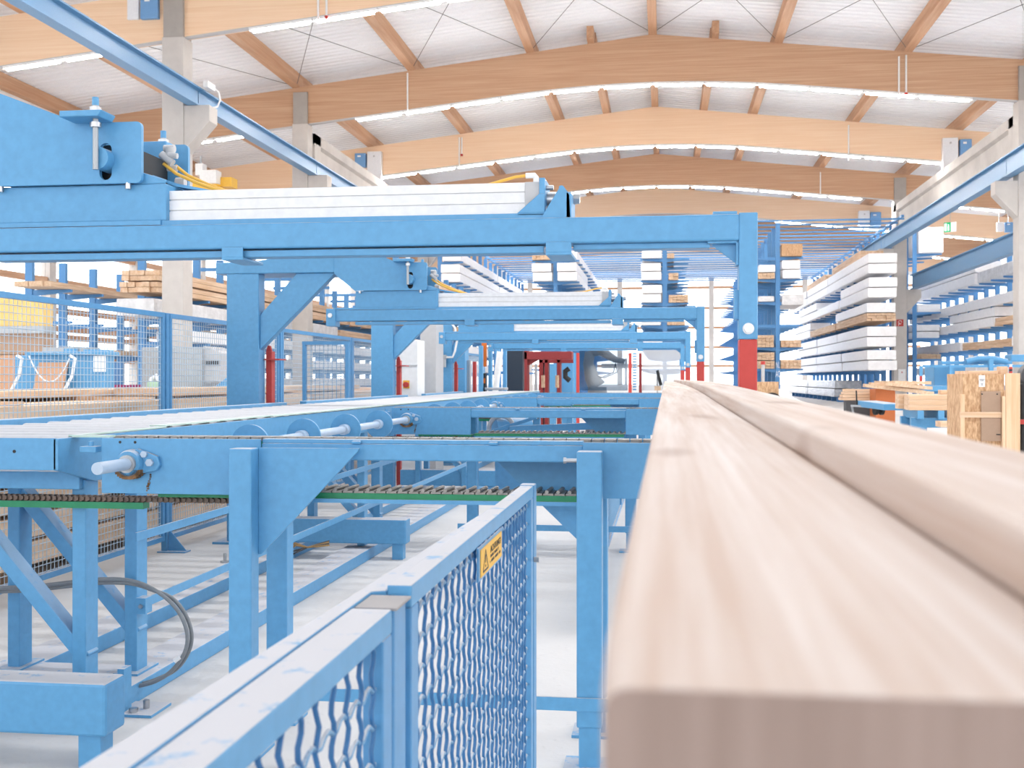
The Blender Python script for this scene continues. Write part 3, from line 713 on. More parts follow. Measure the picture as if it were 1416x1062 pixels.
# looping grey cables at the left
t = thing('cable_loop', 'two grey cables looping down beside the near table leg', 'cable', (-2.4, 4.85, .1))
for k in range(2):
    pts = [(-40,815), (0,813), (45,811), (100,805), (140,801), (175,802), (205,811), (232,829), (250,851), (259,878), (255,903), (238,927), (215,942), (190,949), (165,953), (120,958)]
    P = [px(u+(3 if 4 < i < 12 else 0)*k*2, v+5*k*(1 if i < 7 else -.4), Y=4.84+.03*k) for i, (u, v) in enumerate(pts)]
    Q = []
    for i in range(len(P)-1):
        p0, p1, p2, p3 = P[max(i-1,0)], P[i], P[i+1], P[min(i+2,len(P)-1)]
        for s_ in (0, .25, .5, .75): Q.append(.5*((2*p1)+(p2-p0)*s_+(2*p0-5*p1+4*p2-p3)*s_**2+(3*p1-p0-3*p2+p3)*s_**3))
    Q.append(P[-1]); MB().tube(Q, .0095, 8).build('cable', CABLE, t)
q = px(246, 911, Y=4.84); MB().cyl(q+Vector((-.014,0,-.01)), q+Vector((.014,0,.01)), .013, 8).build('cable_tie', WHITE, t)
# bundle of brown cables on the floor
for k in range(4):
    a = px(392, 772-3*k, Z=.12); b = px(425, 757, Z=.22); c = px(455, 748+2*k, Z=.25)
    solo(MB().tube([a, (a+b)/2+Vector((0,0,.05*(k%2))), b, c], .007, 6), 'floor_cable', plain('tan_cable', (170,136,84), .6) if k % 2 else DGREY, f'{["dark","tan","dark","tan"][k]} cable in the bundle under the second base beam', 'cable', 'cables under the conveyor')

# ================================================================== TIMBERS ON THE RIGHT
ST_ = [(835,1560,926), (835,1469,868), (848,1416,826), (872,1240,714), (893,1120,636), (901.5,1057.5,597), (906.5,1024,576), (911.5,990,555), (915.5,968.5,540.5), (917.3,950.7,532.6), (919,931,527.2)]
W1 = .14
secL = []
base = []
for uL, uS, v in ST_:
    d = W1*F/(uS-uL); z = EYE-(v-HV)*d/F
    y = d/CT*.9925
    a = (uL-708)/F; x = d*(-ST+a*CT); y = d*(CT+a*ST)
    base.append((x, y, z))
# smooth and resample
def interp(y):
    for i in range(len(base)-1):
        if y <= base[i+1][1] or i == len(base)-2:
            f = (y-base[i][1])/(base[i+1][1]-base[i][1]); f = f*1.0
            return [base[i][k]+(base[i+1][k]-base[i][k])*f for k in (0, 2)]
ys = [.285, .3, .34, .4, .5, .65, .85, 1.1, 1.4, 1.8, 2.3, 2.9, 3.6, 4.4, 5.5, 7, 9, 11.5, 14.5, 17.5]
raw = [interp(y) for y in ys]
def sm(i, k):
    if i in (0, len(ys)-1): return raw[i][k]
    return .25*raw[i-1][k]+.5*raw[i][k]+.25*raw[i+1][k]
ctr = [(sm(i,0), sm(i,1)) for i in range(len(ys))]
def timber(w, off, dz, h, y0i, label, r=.006):
    secs = []
    for i in range(y0i, len(ys)):
        x, z = ctr[i]; x = x+off; z = z+dz
        x = x*1.0; h_ = min(h, z-1.236)
        s_ = []
        for cx, cz, a0 in ((x+w-r, z-r, 0), (x+r, z-r, 90), (x+r, z-h_+r, 180), (x+w-r, z-h_+r, 270)):
            for k in range(4):
                a = math.radians(a0+k*30); s_.append((cx+r*math.cos(a), ys[i], cz+r*math.sin(a)))
        secs.append(s_)
    t = thing('planed_timber', label, 'timber', (ctr[y0i][0]+off+w/2, ys[y0i], ctr[y0i][1]+dz-h), 'planed timbers')
    MB().loft(secs, False).build('timber_body', TIMB, t)
    MB().loft([[(q[0], ys[y0i]-.0015, q[2]) for q in secs[0]], [(q[0], ys[y0i]-.0002, q[2]) for q in secs[0]]]).build('end_grain_shaded', ENDG, t)['label'] = 'grey brown sawn end face'
timber(W1, 0, 0, .19, 0, 'long planed timber in the foreground with its grey end grain facing the camera')
timber(.108, W1+.0015, .024, .21, 0, 'second, slightly higher planed timber along the right side of the first')

# ================================================================== NEAR MESH FENCE
def crimped(m, a, b, r, period, amp, axis, n=5, phase=0.0):
    a, b = Vector(a), Vector(b); Ln = (b-a).length; k = max(2, int(Ln/period*4)); pts = []
    ax = Vector(axis)
    for i in range(k+1):
        s_ = i/k; pts.append(a+(b-a)*s_+ax*(amp*math.sin(2*math.pi*(s_*Ln/period)+phase)))
    m.tube(pts, r, n, cap=False)
XF = -.40
def near_panel(y0, y1, ztop, label, tw=.045):
    t = thing('mesh_fence', label, 'fence', (XF, (y0+y1)/2, .08), 'near mesh guard fence')
    MB().box(XF-tw, XF+.015, y0, y1, ztop-.035, ztop).build('top_rail', BLUED, t, .003)
    MB().box(XF-.02, XF+.015, y0, y1, .08, .115).build('bottom_rail', BLUED, t, .003)
    for a, b in ((y0, y0+.05), (y1-.05, y1)): MB().box(XF-.015, XF+.015, a, b, .115, ztop-.035).build('stile', BLUEF, t, .003)
    m = MB(); y = y0+.085
    while y < y1-.06:
        crimped(m, (XF+.004,y,.115), (XF+.004,y,ztop-.035), .0036, .052, .008, (0,1,.0), 6, y*40); y += .062
    m.build('upright_wires', WIRED, t)
    m = MB(); z = .16
    while z < ztop-.05:
        crimped(m, (XF+.003,y0+.05,z), (XF+.003,y1-.05,z), .0034, .062, .006, (0,0,1), 6); z += .052
    m.build('level_wires', BLUEW, t)
    return t
t2 = near_panel(1.69, 3.31, 1.152, 'dusty mesh fence panel in front with the yellow warning sign', .024)
a, b, c, d = px(90,1062,Z=1.15), px(729,669,Z=1.15), Vector((XF+.014,3.31,1.15)), Vector((XF-.04,1.2,1.15))
MB().prism([(a.x-.009,a.y-.3), (XF-.0455,a.y-.3), (XF-.0455,1.68), (XF-.0245,1.69), (XF-.0245,3.2)], 1.115, 1.1435, 'z').build('top_plate', BLUED, t2, .003)
t1 = near_panel(.42, 1.565, 1.141, 'dusty mesh fence panel nearest the camera at the bottom edge')
t = thing('fence_post', 'square blue fence post with flat dark cap between the two near panels', 'fence post', (XF, 1.62, 0), 'near fence posts')
MB().box(XF-.03, XF+.012, 1.59, 1.665, 0, 1.135).build('post_tube', BLUEF, t, .004)
MB().box(XF-.045, XF+.018, 1.58, 1.675, 1.135, 1.139).build('post_cap', plain('cap_plastic', (160,156,156), .6), t, .001)
MB().cyl((XF+.012,1.575,.86), (XF+.03,1.575,.86), .008, 8).build('clip_bolt', ZINC, t)
t = thing('fence_post', 'slim blue corner post at the far end of the near fence', 'fence post', (XF, 3.37, 0), 'near fence posts')
MB().box(XF-.03, XF+.015, 3.335, 3.40, 0, 1.152).build('post_tube', BLUEF, t, .004)
MB().cyl((XF+.015,3.33,.93), (XF+.03,3.33,.93), .008, 8).build('clip_bolt', ZINC, t)
# warning sign
t = thing('warning_sign', 'yellow warning sign reading ACHTUNG hung on the near fence', 'sign', (XF+.02, 2.46, 1.06))
sx0 = XF+.020
MB().box(sx0-.004, sx0, 2.29, 2.63, 1.048, 1.118).build('backing', BLUEF, t)
MB().box(sx0, sx0+.002, 2.31, 2.61, 1.054, 1.112).build('plate', SIGNY, t)
def text(s_, size, y, z, x, mat, parent, ax='x'):
    cu = bpy.data.curves.new('t', 'FONT'); cu.body = s_; cu.size = size; cu.extrude = .0004; cu.align_x = 'LEFT'
    tmp = bpy.data.objects.new('lettering_curve', cu); COL.objects.link(tmp); cu.materials.append(mat)
    bpy.context.view_layer.update()
    me = bpy.data.meshes.new_from_object(tmp.evaluated_get(bpy.context.evaluated_depsgraph_get())); bpy.data.objects.remove(tmp)
    o = bpy.data.objects.new('lettering', me); COL.objects.link(o)
    if not me.materials: me.materials.append(mat)
    p = Vector(ORI[parent.name]); o.parent = parent
    o.location = Vector((x, y, z))-p; o.rotation_euler = (math.pi/2, 0, math.pi/2 if ax == 'x' else 0)
    return o
text('ACHTUNG!', .0205, 2.435, 1.088, sx0+.0025, BLACK, t).scale = (1.45, 1, 1)
m = MB()
for r_, (z, n) in enumerate(((1.077, 14), (1.066, 17))):
    y = 2.43
    for k in range(n):
        w = .005+.004*((k*7+r_*3) % 3)/2
        if (k*5+r_) % 6: m.box(sx0+.002, sx0+.0026, y, y+w*.8, z, z+.0052+.0016*((k*3) % 2))
        y += w+.0025
m.build('small_print', BLACK, t)
m = MB(); tri = [(2.335,1.062), (2.405,1.062), (2.37,1.104)]
for i in range(3):
    p, q = tri[i], tri[(i+1) % 3]; m.bar((sx0+.0023,p[0],p[1]), (sx0+.0023,q[0],q[1]), .0008, .0035, (0,1,0) if i else (0,0,1))
m.box(sx0+.002, sx0+.0026, 2.366, 2.374, 1.077, 1.094).box(sx0+.002, sx0+.0026, 2.366, 2.374, 1.068, 1.073)
m.build('warning_triangle', BLACK, t)
# mesh panel low behind the right conveyor end
def wire_panel(name, label, x0, y0, x1, y1, z0, z1, pitch, r, group, posts=True, parent=None, fw=.04, mat=BLUEW):
    a = Vector((x0,y0,0)); d = Vector((x1-x0,y1-y0,0)); Ln = d.length; d.normalize()
    t = parent or thing(name, label, 'fence', ((x0+x1)/2, (y0+y1)/2, z0), group)
    def P(s_, z): p = a+d*s_; return (p.x, p.y, z)
    MB().bar(P(0,z1-fw/2), P(Ln,z1-fw/2), fw, fw).bar(P(0,z0+fw/2), P(Ln,z0+fw/2), fw, fw).bar(P(fw/2+.001,z0+fw+.0005), P(fw/2+.001,z1-fw-.0005), fw*.97, fw*.97, (d.x,d.y,0)).bar(P(Ln-fw/2-.001,z0+fw+.0005), P(Ln-fw/2-.001,z1-fw-.0005), fw*.97, fw*.97, (d.x,d.y,0)).build('frame', BLUEF, t)
    m = MB(); s_ = pitch
    while s_ < Ln-fw: m.tube([P(s_,z0+fw), P(s_,z1-fw)], r, 4, False); s_ += pitch
    z = z0+pitch
    while z < z1-fw: m.tube([P(fw,z), P(Ln-fw,z)], r, 4, False); z += pitch
    m.build('wire_mesh', mat, t)
    return t
for k in range(3):
    y = 6.45+k*2.85
    wire_panel('mesh_fence', f'low blue mesh panel beside the long timbers, {ORD[k]} beyond the nearest conveyor', -.47, y, -.47, y+2.8, .08, .9, .03, .0035, 'low mesh panels beside the timbers')
# ================================================================== FAR LEFT SAFETY FENCE
for k in range(8):
    y = 3.35+k*2.85
    if y < 5: continue
    t = wire_panel('safety_fence', f'tall blue safety fence panel left of the roller conveyor, {ORD[k-1]} panel back', -4.2, y+.05, -4.2, y+2.8, .1, 2.03, .05, .0027, 'tall safety fence behind the roller conveyor', mat=WIREG)
    MB().bar((-4.2,y-.0,0), (-4.2,y-.0,2.03), .05, .06, (0,1,0)).prism([(-4.17,.0), (-4.0,.0), (-4.17,.2)], y-.005, y+.005).box(-4.25, -4.0, y-.06, y+.06, 0, .012).build('post', BLUEF, t, .003)
wire_panel('fence_gate', 'small blue mesh gate standing across, left of the second gantry column', -4.1, 12.4, -3.55, 12.4, .1, 1.9, .05, .003, None)
# ================================================================== RACKS AND TIMBER PACKS
def rack(label, X, Y0, Y1, pitch, sides, levels, top, armlen, group='cantilever racks', gap=.12):
    t = thing('cantilever_rack', label, 'rack', (X, (Y0+Y1)/2, 0), group)
    up = None; y = Y0; first_arm = {}; rest = MB(); count = 0
    while y <= Y1+.01:
        if up is None: up = MB().box(X-gap, X+gap, y-.08, y+.08, 0, top).box(X-gap-.1, X+gap+.1, y-.3, y+.3, 0, .03).build('upright', BLUER, t); yb = y
        else:
            o = up.copy(); COL.objects.link(o); o.parent = t; o.location = (0, y-yb, 0)
        for s_ in sides:
            for z in levels:
                if count < 96:
                    if s_ not in first_arm:
                        first_arm[s_] = (MB().prism([(X+s_*gap, z-.2), (X+s_*gap, z), (X+s_*(gap+armlen), z), (X+s_*(gap+armlen), z-.08)], y-.05, y+.05).build('arm', BLUER, t), y, z)
                    else:
                        a, ya, za = first_arm[s_]; o = a.copy(); COL.objects.link(o); o.parent = t; o.location = (0, y-ya, z-za)
                    count += 1
                else: rest.prism([(X+s_*gap, z-.2), (X+s_*gap, z), (X+s_*(gap+armlen), z), (X+s_*(gap+armlen), z-.08)], y-.05, y+.05)
        y += pitch
    if rest.v: rest.build('far_arms', BLUER, t)['kind'] = 'stuff'
    m = MB().box(X-.06, X+.06, Y0, Y1, .1, .3); m.build('base_tie', BLUER, t)
    return t
def pack(kind, x0, x1, y0, y1, z0, z1, label, group):
    m = MB(); mat = {'white': WRAP, 'wood': SAWN, 'foil': FOIL, 'grey': WRAPG, 'osb': OSB, 'bare': TIMBX}[kind]
    if kind in ('wood', 'bare'):
        nz = max(1, round((z1-z0)/.16)); nx = max(2, round((x1-x0)/.24))
        for i in range(nz):
            for j in range(nx):
                a = x0+(x1-x0)*j/nx; b = x0+(x1-x0)*(j+1)/nx; c = z0+(z1-z0)*i/nz; d = z0+(z1-z0)*(i+1)/nz
                e = random.uniform(0, .12)
                m.box(a+.006, b-.006, y0+e, y1-random.uniform(0,.12), c+.006, d-.006)
        return solo(m, 'timber_bundle', mat, label, 'timber bundle', group)
    # a wrapped pack: softly bulging box
    n = 14; secs = []; r = .05
    for i in range(n+1):
        y = y0+(y1-y0)*i/n; k = random.uniform(0, .015); e = .02 if i in (0, n) else 0
        s_ = []
        for cx, cz, a0 in ((x1-r, z1-r, 0), (x0+r, z1-r, 90), (x0+r, z0+r, 180), (x1-r, z0+r, 270)):
            for q in (0, 45, 90):
                a = math.radians(a0+q); s_.append((cx+(r+k-e)*math.cos(a), y, cz+(r-e*.5)*math.sin(a)))
        secs.append(s_)
    m.loft(secs)
    nm = {'white': 'wrapped_timber_pack', 'grey': 'wrapped_timber_pack', 'foil': 'foil_wrapped_pack', 'osb': 'board_pack'}[kind]
    return solo(m, nm, mat, label, 'timber pack', group)
KW = {'white': 'white wrapped timber pack', 'wood': 'bare timber bundle', 'foil': 'silver foil wrapped pack', 'grey': 'grey wrapped pack', 'osb': 'brown board pack', 'bare': 'pale timber bundle'}
LV = ['top', 'second', 'third', 'fourth', 'fifth', 'sixth', 'seventh']
def shelf(rname, X, side, gap, w, z, lev, rows, h=.5, off=.06):
    """rows: (y0, y1, [kinds bottom to top])"""
    for ri, (y0, y1, kinds) in enumerate(rows):
        zz = z
        for ki, kd in enumerate(kinds):
            hh = h if kd in ('white', 'grey', 'foil') else h*.8
            a, b = X+side*(gap+off), X+side*(gap+off+w)
            j = random.uniform(-.05, .05)
            pos = '' if len(kinds) == 1 else (('lower ', 'upper ')[ki] if len(kinds) == 2 else ('lower ', 'middle ', 'upper ')[ki])
            dep = ('front', 'second back', 'third back', 'rear')[min(ri, 3)]
            pack(kd, min(a, b)+j, max(a, b)+j, y0, y1, zz+.004, zz+hh, f'{KW[kd]}, {pos}{dep}, {LV[lev]} level, {"left" if side < 0 else "right"} side of {rname}', f'packs on {rname}')
            zz += hh+.03
LEV = [8.27, 7.04, 5.77, 4.5, 3.23, 2.04]
RX = [-12.9, -6.15, .05, 6.3]
RN = ['far left centre rack', 'left centre rack', 'middle centre rack', 'right centre rack']
for X, nm, sides in zip(RX, RN, ((1,), (-1, 1), (-1, 1), (-1, 1))):
    rack(f'tall blue cantilever rack, the {nm}, behind the gantries', X, 64, 102.4, 2.4, sides, LEV, 10.2, 1.25)
R4L = [7.26, 5.94, 4.66, 3.24, 1.95]
rack('tall blue cantilever rack full of white packs beside the right concrete column', 13.05, 69.7, 102.7, 2.4, (-1,), R4L+[8.42], 10.2, 1.6)
# cross beams joining the rack tops
t = thing('rack_roof_frame', 'rows of blue beams joining the tops of the tall racks', 'rack frame', (0, 83, 10.2))
y = 64; o0 = None
while y < 103:
    if o0 is None: o0 = MB().box(-13.0, 13.1, y-.05, y+.05, 10.24, 10.33).build('tie_beam', BLUER, t)
    else:
        o = o0.copy(); COL.objects.link(o); o.parent = t; o.location = (0, y-64, 0)
    y += 1.7
MB().box(-13, -12.85, 64, 102.4, 10.38, 10.5).build('edge_beam', BLUER, t); MB().box(12.95, 13.1, 64, 102.4, 10.38, 10.5).build('edge_beam', BLUER, t)
W = 'white'
g, w = .12, 1.12
shelf(RN[0], RX[0], 1, g, w, LEV[0], 0, [(63.6, 78, [W]), (78.3, 92, [W])])
shelf(RN[0], RX[0], 1, g, w, LEV[1], 1, [(63.4, 79, [W, W]), (79.3, 93, [W, W])])
shelf(RN[0], RX[0], 1, g, w, LEV[2], 2, [(64, 80, [W])])
shelf(RN[1], RX[1], -1, g, w, LEV[0], 0, [(63.6, 70, ['wood'])])
shelf(RN[1], RX[1], -1, g, w, LEV[1], 1, [(63.5, 72, [W, W])])
shelf(RN[1], RX[1], 1, g, w, LEV[0], 0, [(63.6, 76, [W]), (76.2, 90, [W]), (90.3, 101, [W])])
shelf(RN[1], RX[1], 1, g, w, LEV[1], 1, [(63.4, 73, [W, W]), (73.3, 86, [W]), (86.3, 98, [W])])
shelf(RN[1], RX[1], 1, g, w, LEV[2], 2, [(63.7, 70, [W])])
shelf(RN[2], RX[2], -1, g, w, LEV[0], 0, [(63.6, 72, [W])], .62)
shelf(RN[2], RX[2], -1, g, w, LEV[1], 1, [(63.5, 72, [W, W])], .46)
shelf(RN[2], RX[2], -1, g, w, LEV[2], 2, [(63.5, 72, [W, W])], .48)
shelf(RN[2], RX[2], -1, g, w, LEV[3], 3, [(63.7, 73, [W])], .4)
shelf(RN[2], RX[2], -1, g, w, LEV[4], 4, [(63.7, 73, [W])], .4)
shelf(RN[2], RX[2], 1, g, .4, LEV[0], 0, [(63.7, 69, ['bare'])], .36)
shelf(RN[2], RX[2], 1, g, .55, LEV[1], 1, [(63.7, 70, ['bare'])], .5)
shelf(RN[2], RX[2], 1, g, 1.1, LEV[2], 2, [(63.7, 69, ['bare'])], .55)
shelf(RN[2], RX[2], 1, g, 1.0, LEV[3], 3, [(63.7, 70, ['bare'])], .3)
shelf(RN[3], RX[3], -1, g, .9, LEV[1], 1, [(63.7, 68, ['bare', W])], .42)
shelf(RN[3], RX[3], -1, g, .9, LEV[2], 2, [(63.8, 67, ['grey'])], .32)
shelf(RN[3], RX[3], -1, g, .9, LEV[4], 4, [(63.7, 69, ['bare'])], .85)
shelf(RN[3], RX[3], -1, g, .9, LEV[5], 5, [(63.7, 69, ['bare', 'bare'])], .55)
shelf(RN[3], RX[3], 1, g, 1.15, LEV[0], 0, [(63.6, 72, ['osb'])], .85)
shelf(RN[3], RX[3], 1, g, 1.0, LEV[1], 1, [(63.6, 73, [W, W])], .49)
shelf(RN[3], RX[3], 1, g, 1.2, LEV[2]-.2, 2, [(63.7, 68, ['grey'])], .6)
shelf(RN[3], RX[3], 1, g, 1.1, LEV[4], 4, [(63.7, 70, ['wood'])], .5)
shelf(RN[3], RX[3], 1, g, 1.1, LEV[5], 5, [(63.7, 70, ['wood'])], .62)
R4 = 'right white rack'
shelf(R4, 13.05, -1, .12, 1.55, R4L[0], 1, [(63.6, 79, [W, W]), (79.3, 90, [W, W]), (90.3, 102, [W, W])], .54, .3)
shelf(R4, 13.05, -1, .12, 1.55, R4L[1], 2, [(63.6, 73.5, [W, W]), (73.8, 84, [W]), (84.3, 95, [W, W])], .54, .3)
shelf(R4, 13.05, -1, .12, 1.55, R4L[2], 3, [(63.7, 75, ['wood', W]), (75.3, 88, ['wood']), (88.3, 99, [W, W])], .54, .3)
shelf(R4, 13.05, -1, .12, 1.55, R4L[3], 4, [(63.6, 74.5, [W, W]), (74.8, 84, [W, W]), (84.3, 97, [W, W])], .54, .3)
shelf(R4, 13.05, -1, .12, 1.55, R4L[4], 5, [(63.6, 72.5, [W, W]), (72.8, 84, [W, W]), (84.3, 97, [W, W])], .54, .3)
shelf(R4, 13.05, -1, .12, 1.3, 8.42, 0, [(67, 78, ['wood']), (82, 92, ['wood'])], .6, .3)
shelf(R4, 13.05, -1, .12, 1.7, .3, 6, [(74.5, 88, ['foil', 'foil']), (88.3, 101, ['foil', 'foil'])], .52, .3)
m = MB()
for k in range(12): m.box(11.0, 12.9, 74+k*2.3, 74.2+k*2.3, 0, .3)
solo(m, 'base_skids', BLUER, 'dark floor skids under the silver foil packs', 'skids', kind='stuff')
# right aisle racks
R5L = [6.66, 5.25, 4.19, 3.09]
rack('blue cantilever rack with many short arms in the right side aisle', 18.5, 50.4, 81.2, 2.2, (-1,), R5L, 8.4, 1.45)
R5 = 'right aisle rack'
shelf(R5, 18.5, -1, .12, 1.4, R5L[0], 0, [(51, 64, ['grey']), (64.3, 79, [W, W])], .62)
shelf(R5, 18.5, -1, .12, 1.4, R5L[1], 1, [(51, 66, [W]), (66.3, 81, [W])], .55)
shelf(R5, 18.5, -1, .12, 1.4, R5L[2], 2, [(51, 60.5, ['wood']), (60.8, 70, [W, W]), (70.3, 81, [W])], .5)
shelf(R5, 18.5, -1, .12, 1.4, R5L[3], 3, [(51, 58, [W]), (58.2, 67, ['wood']), (67.3, 79, [W])], .5)
shelf(R5, 18.5, -1, .12, 1.4, 1.7, 4, [(51, 64, [W]), (64.3, 79, [W])], .5)
rack('narrow blue rack post row just right of the right concrete column', 15.35, 72, 93.6, 2.4, (1,), [9.2, 5.6, 4.0, 2.7], 12.2, 1.5)
shelf('narrow right rack', 15.35, 1, .12, 1.5, 9.22, 0, [(71.7, 76, ['grey'])], 1.6)
shelf('narrow right rack', 15.35, 1, .12, 1.4, 5.6, 1, [(72.2, 82, [W])], .5)
shelf('narrow right rack', 15.35, 1, .12, 1.4, 4.0, 2, [(72.2, 80, [W, W])], .4)
shelf('narrow right rack', 15.35, 1, .12, 1.4, 2.7, 3, [(72.2, 82, ['bare'])], .4)
# left aisle racks
LA = [4.3, 3.3, 2.3, 1.2]
rack('blue rack post row in front of the left windows', -20, 33.3, 65.3, 2.0, (1,), LA, 5.35, 1.3, 'left aisle racks')
rack('blue cantilever rack holding timber planks in the left aisle', -17.2, 35.3, 79.3, 2.2, (1,), [4.2, 3.45, 2.7, 1.9, 1.1], 6.1, 1.3, 'left aisle racks')
t = thing('rack_cross_frame', 'blue cross beams joining the tops of the left aisle racks', 'rack frame', (-18.6, 50, 6.1))
for k in range(7): MB().box(-20.1, -17.1, 41+k*5, 41.12+k*5, 6.1, 6.25).build('tie_beam', BLUER, t)
shelf('left window rack', -20, 1, .12, 1.2, LA[0], 0, [(32, 40, ['bare']), (40.3, 48, ['wood']), (48.3, 58, ['wood'])], .22)
shelf('left window rack', -20, 1, .12, 1.2, LA[1], 1, [(40, 49, ['bare']), (49.3, 60, ['wood'])], .2)
shelf('left window rack', -20, 1, .12, 1.2, LA[2], 2, [(36, 45, ['wood']), (45.3, 58, ['bare'])], .2)
LB = 'left aisle rack'
shelf(LB, -17.2, 1, .12, 1.25, 4.2, 0, [(33.4, 42, ['wood', 'wood']), (42.4, 55, ['wood', 'bare']), (55.4, 68, ['bare'])], .42)
shelf(LB, -17.2, 1, .12, 1.25, 3.45, 1, [(33.2, 41, ['grey']), (41.4, 53, ['grey']), (53.4, 66, ['wood'])], .55)
shelf(LB, -17.2, 1, .12, 1.25, 2.7, 2, [(36, 48, [W]), (48.4, 60, [W]), (60.4, 72, ['wood'])], .4)
shelf(LB, -17.2, 1, .12, 1.25, 1.9, 3, [(36, 47, ['grey']), (47.4, 60, [W]), (60.4, 72, ['bare'])], .4)
shelf(LB, -17.2, 1, .12, 1.25, 1.1, 4, [(44, 58, [W]), (58.4, 72, [W])], .4)
rack('second blue rack with timber bundles in the left aisle, behind the gantry columns', -11.2, 44, 66, 2.2, (1,), [5.4, 4.5, 3.6, 2.7, 1.8], 6.6, 1.3, 'left aisle racks')
LC = 'inner left rack'
shelf(LC, -11.2, 1, .12, 1.2, 5.4, 0, [(43.6, 53, ['wood']), (53.3, 63, ['bare'])], .5)
shelf(LC, -11.2, 1, .12, 1.2, 4.5, 1, [(43.4, 52, ['wood']), (52.3, 64, [W])], .5)
shelf(LC, -11.2, 1, .12, 1.2, 3.6, 2, [(43.6, 53, ['bare']), (53.3, 63, ['wood'])], .45)
shelf(LC, -11.2, 1, .12, 1.2, 2.7, 3, [(43.6, 54, ['wood']), (54.3, 64, [W])], .45)
shelf(LC, -11.2, 1, .12, 1.2, 1.8, 4, [(43.6, 54, [W]), (54.3, 64, [W])], .45)

# white chalk letters on the post of the right centre rack
# ================================================================== THINGS AROUND THE MACHINE
def pb(m, u0, u1, v0, v1, Y, d, floor=False):
    """box whose front face, standing at depth Y, covers these measured edges"""
    a = px(u0, (v0+v1)/2, Y=Y); b = px(u1, (v0+v1)/2, Y=Y); zc0 = px((u0+u1)/2, v1, Y=Y).z; zc1 = px((u0+u1)/2, v0, Y=Y).z
    return m.box(a.x, b.x, Y, Y+d, 0 if floor else zc0, zc1)
def item(name, label, cat, u, Y, group=None):
    c = px(u, HV, Y=Y); return thing(name, label, cat, (c.x, Y, 0), group)
# timber stack behind the safety fence
tz = .12
m = MB()
for k in range(9): m.box(-6.6, -4.55, 5.2+k*2.2, 5.3+k*2.2, 0, .12)
solo(m, 'bearer_timbers', SAWNX, 'wooden bearers on the floor under the timber stack behind the fence', 'bearers', kind='stuff')
zz = .12
for k in range(6):
    h = .17
    m = MB()
    for j in range(5):
        for seg in range(2):
            m.box(-6.6+j*.41+.004, -6.6+(j+1)*.41-.004, 5+seg*9.1+random.uniform(0,.3), 13.9+seg*9.1+random.uniform(0,.2), zz+.002, zz+h-.006)
    for q in range(9): m.box(-6.58, -4.58, 5.4+q*2.1, 5.45+q*2.1, zz+h-.006, zz+h+.028)
    solo(m, 'timber_layer', SAWN, f'layer of long timbers stacked behind the left safety fence, {["lowest","second from floor","third from floor","fourth from floor","fifth from floor","topmost"][k]}', 'timber', 'timber stack behind the fence')
    zz += h+.028
solo(MB().box(-6.5, -5.3, 7.0, 13.5, zz, zz+.06).box(-5.25, -4.7, 10.2, 17, zz, zz+.07), 'planks', TIMBX, 'pale planks lying loose on top of the stack behind the fence', 'planks', kind='stuff')
# boards and blue work bench at the far left
t = item('board_stack', 'tall stack of yellow and brown boards at the far left edge behind the fence', 'boards', 30, 24)
pb(MB(), -60, 60, 490, 540, 24, .4, True).build('lower_boards', CARD, t)
pb(MB(), -60, 60, 461, 491, 24, .4).build('middle_boards', BOARD, t)
pb(MB(), -60, 61, 451, 461, 24-.05, .5).build('strap_beam', ZINC, t)
pb(MB(), -60, 60, 412, 451, 24, .4).build('yellow_boards', YELB, t, .01)
t = item('work_bench', 'blue metal machine housing behind the left fence with white document holder', 'machine', 90, 19.5)
pb(MB(), 20, 146, 491, 560, 19.5, .35, True).build('housing', BLUE, t, .02)
pb(MB(), 34, 147, 486, 491, 19.4, .5).build('top_plate', BLUED, t, .01)
pb(MB(), 129, 145, 492, 514, 19.46, .04).build('document_holder', WHITE, t)
pb(MB(), 60, 120, 480, 486, 19.6, .5).build('tool_bar', ZINC, t)
pb(MB(), 115, 135, 483, 487, 19.5, .6).build('clamp', BLUE, t); pb(MB(), 88, 104, 482, 487, 19.5, .6).build('clamp', BLUE, t)
t = item('leaning_board', 'brown fibre board leaning on the blue housing behind the left fence', 'board', 62, 19.2)
a, b = px(32, 565, Y=18.9), px(94, 501, Y=19.4)
MB().prism([(18.75, .02), (18.79, .02), (19.44, b.z), (19.40, b.z)], a.x, b.x, 'x').build('board', CARD, t)
for u0, lb in ((24, 'white hose hanging at the left end of the blue housing'), (97, 'white hose hanging in the middle of the blue housing')):
    p = px(u0, 492, Y=19.2)
    solo(MB().tube([p, p+Vector((.12,-.05,-.05)), p+Vector((.1,-.1,-.35)), p+Vector((-.15,-.1,-.8)), p+Vector((-.35,-.1,-1.2))], .03, 8), 'hanging_hose', WHITE, lb, 'hose')
p, q = px(40, 492, Y=19.1), px(96, 496, Y=19.1)
solo(MB().tube([p+(q-p)*k/8+Vector((0,0,-.45*(1-(k/4-1)**2))) for k in range(9)], .012, 6), 'rope', WHITE, 'thin white rope sagging across the brown board', 'rope')
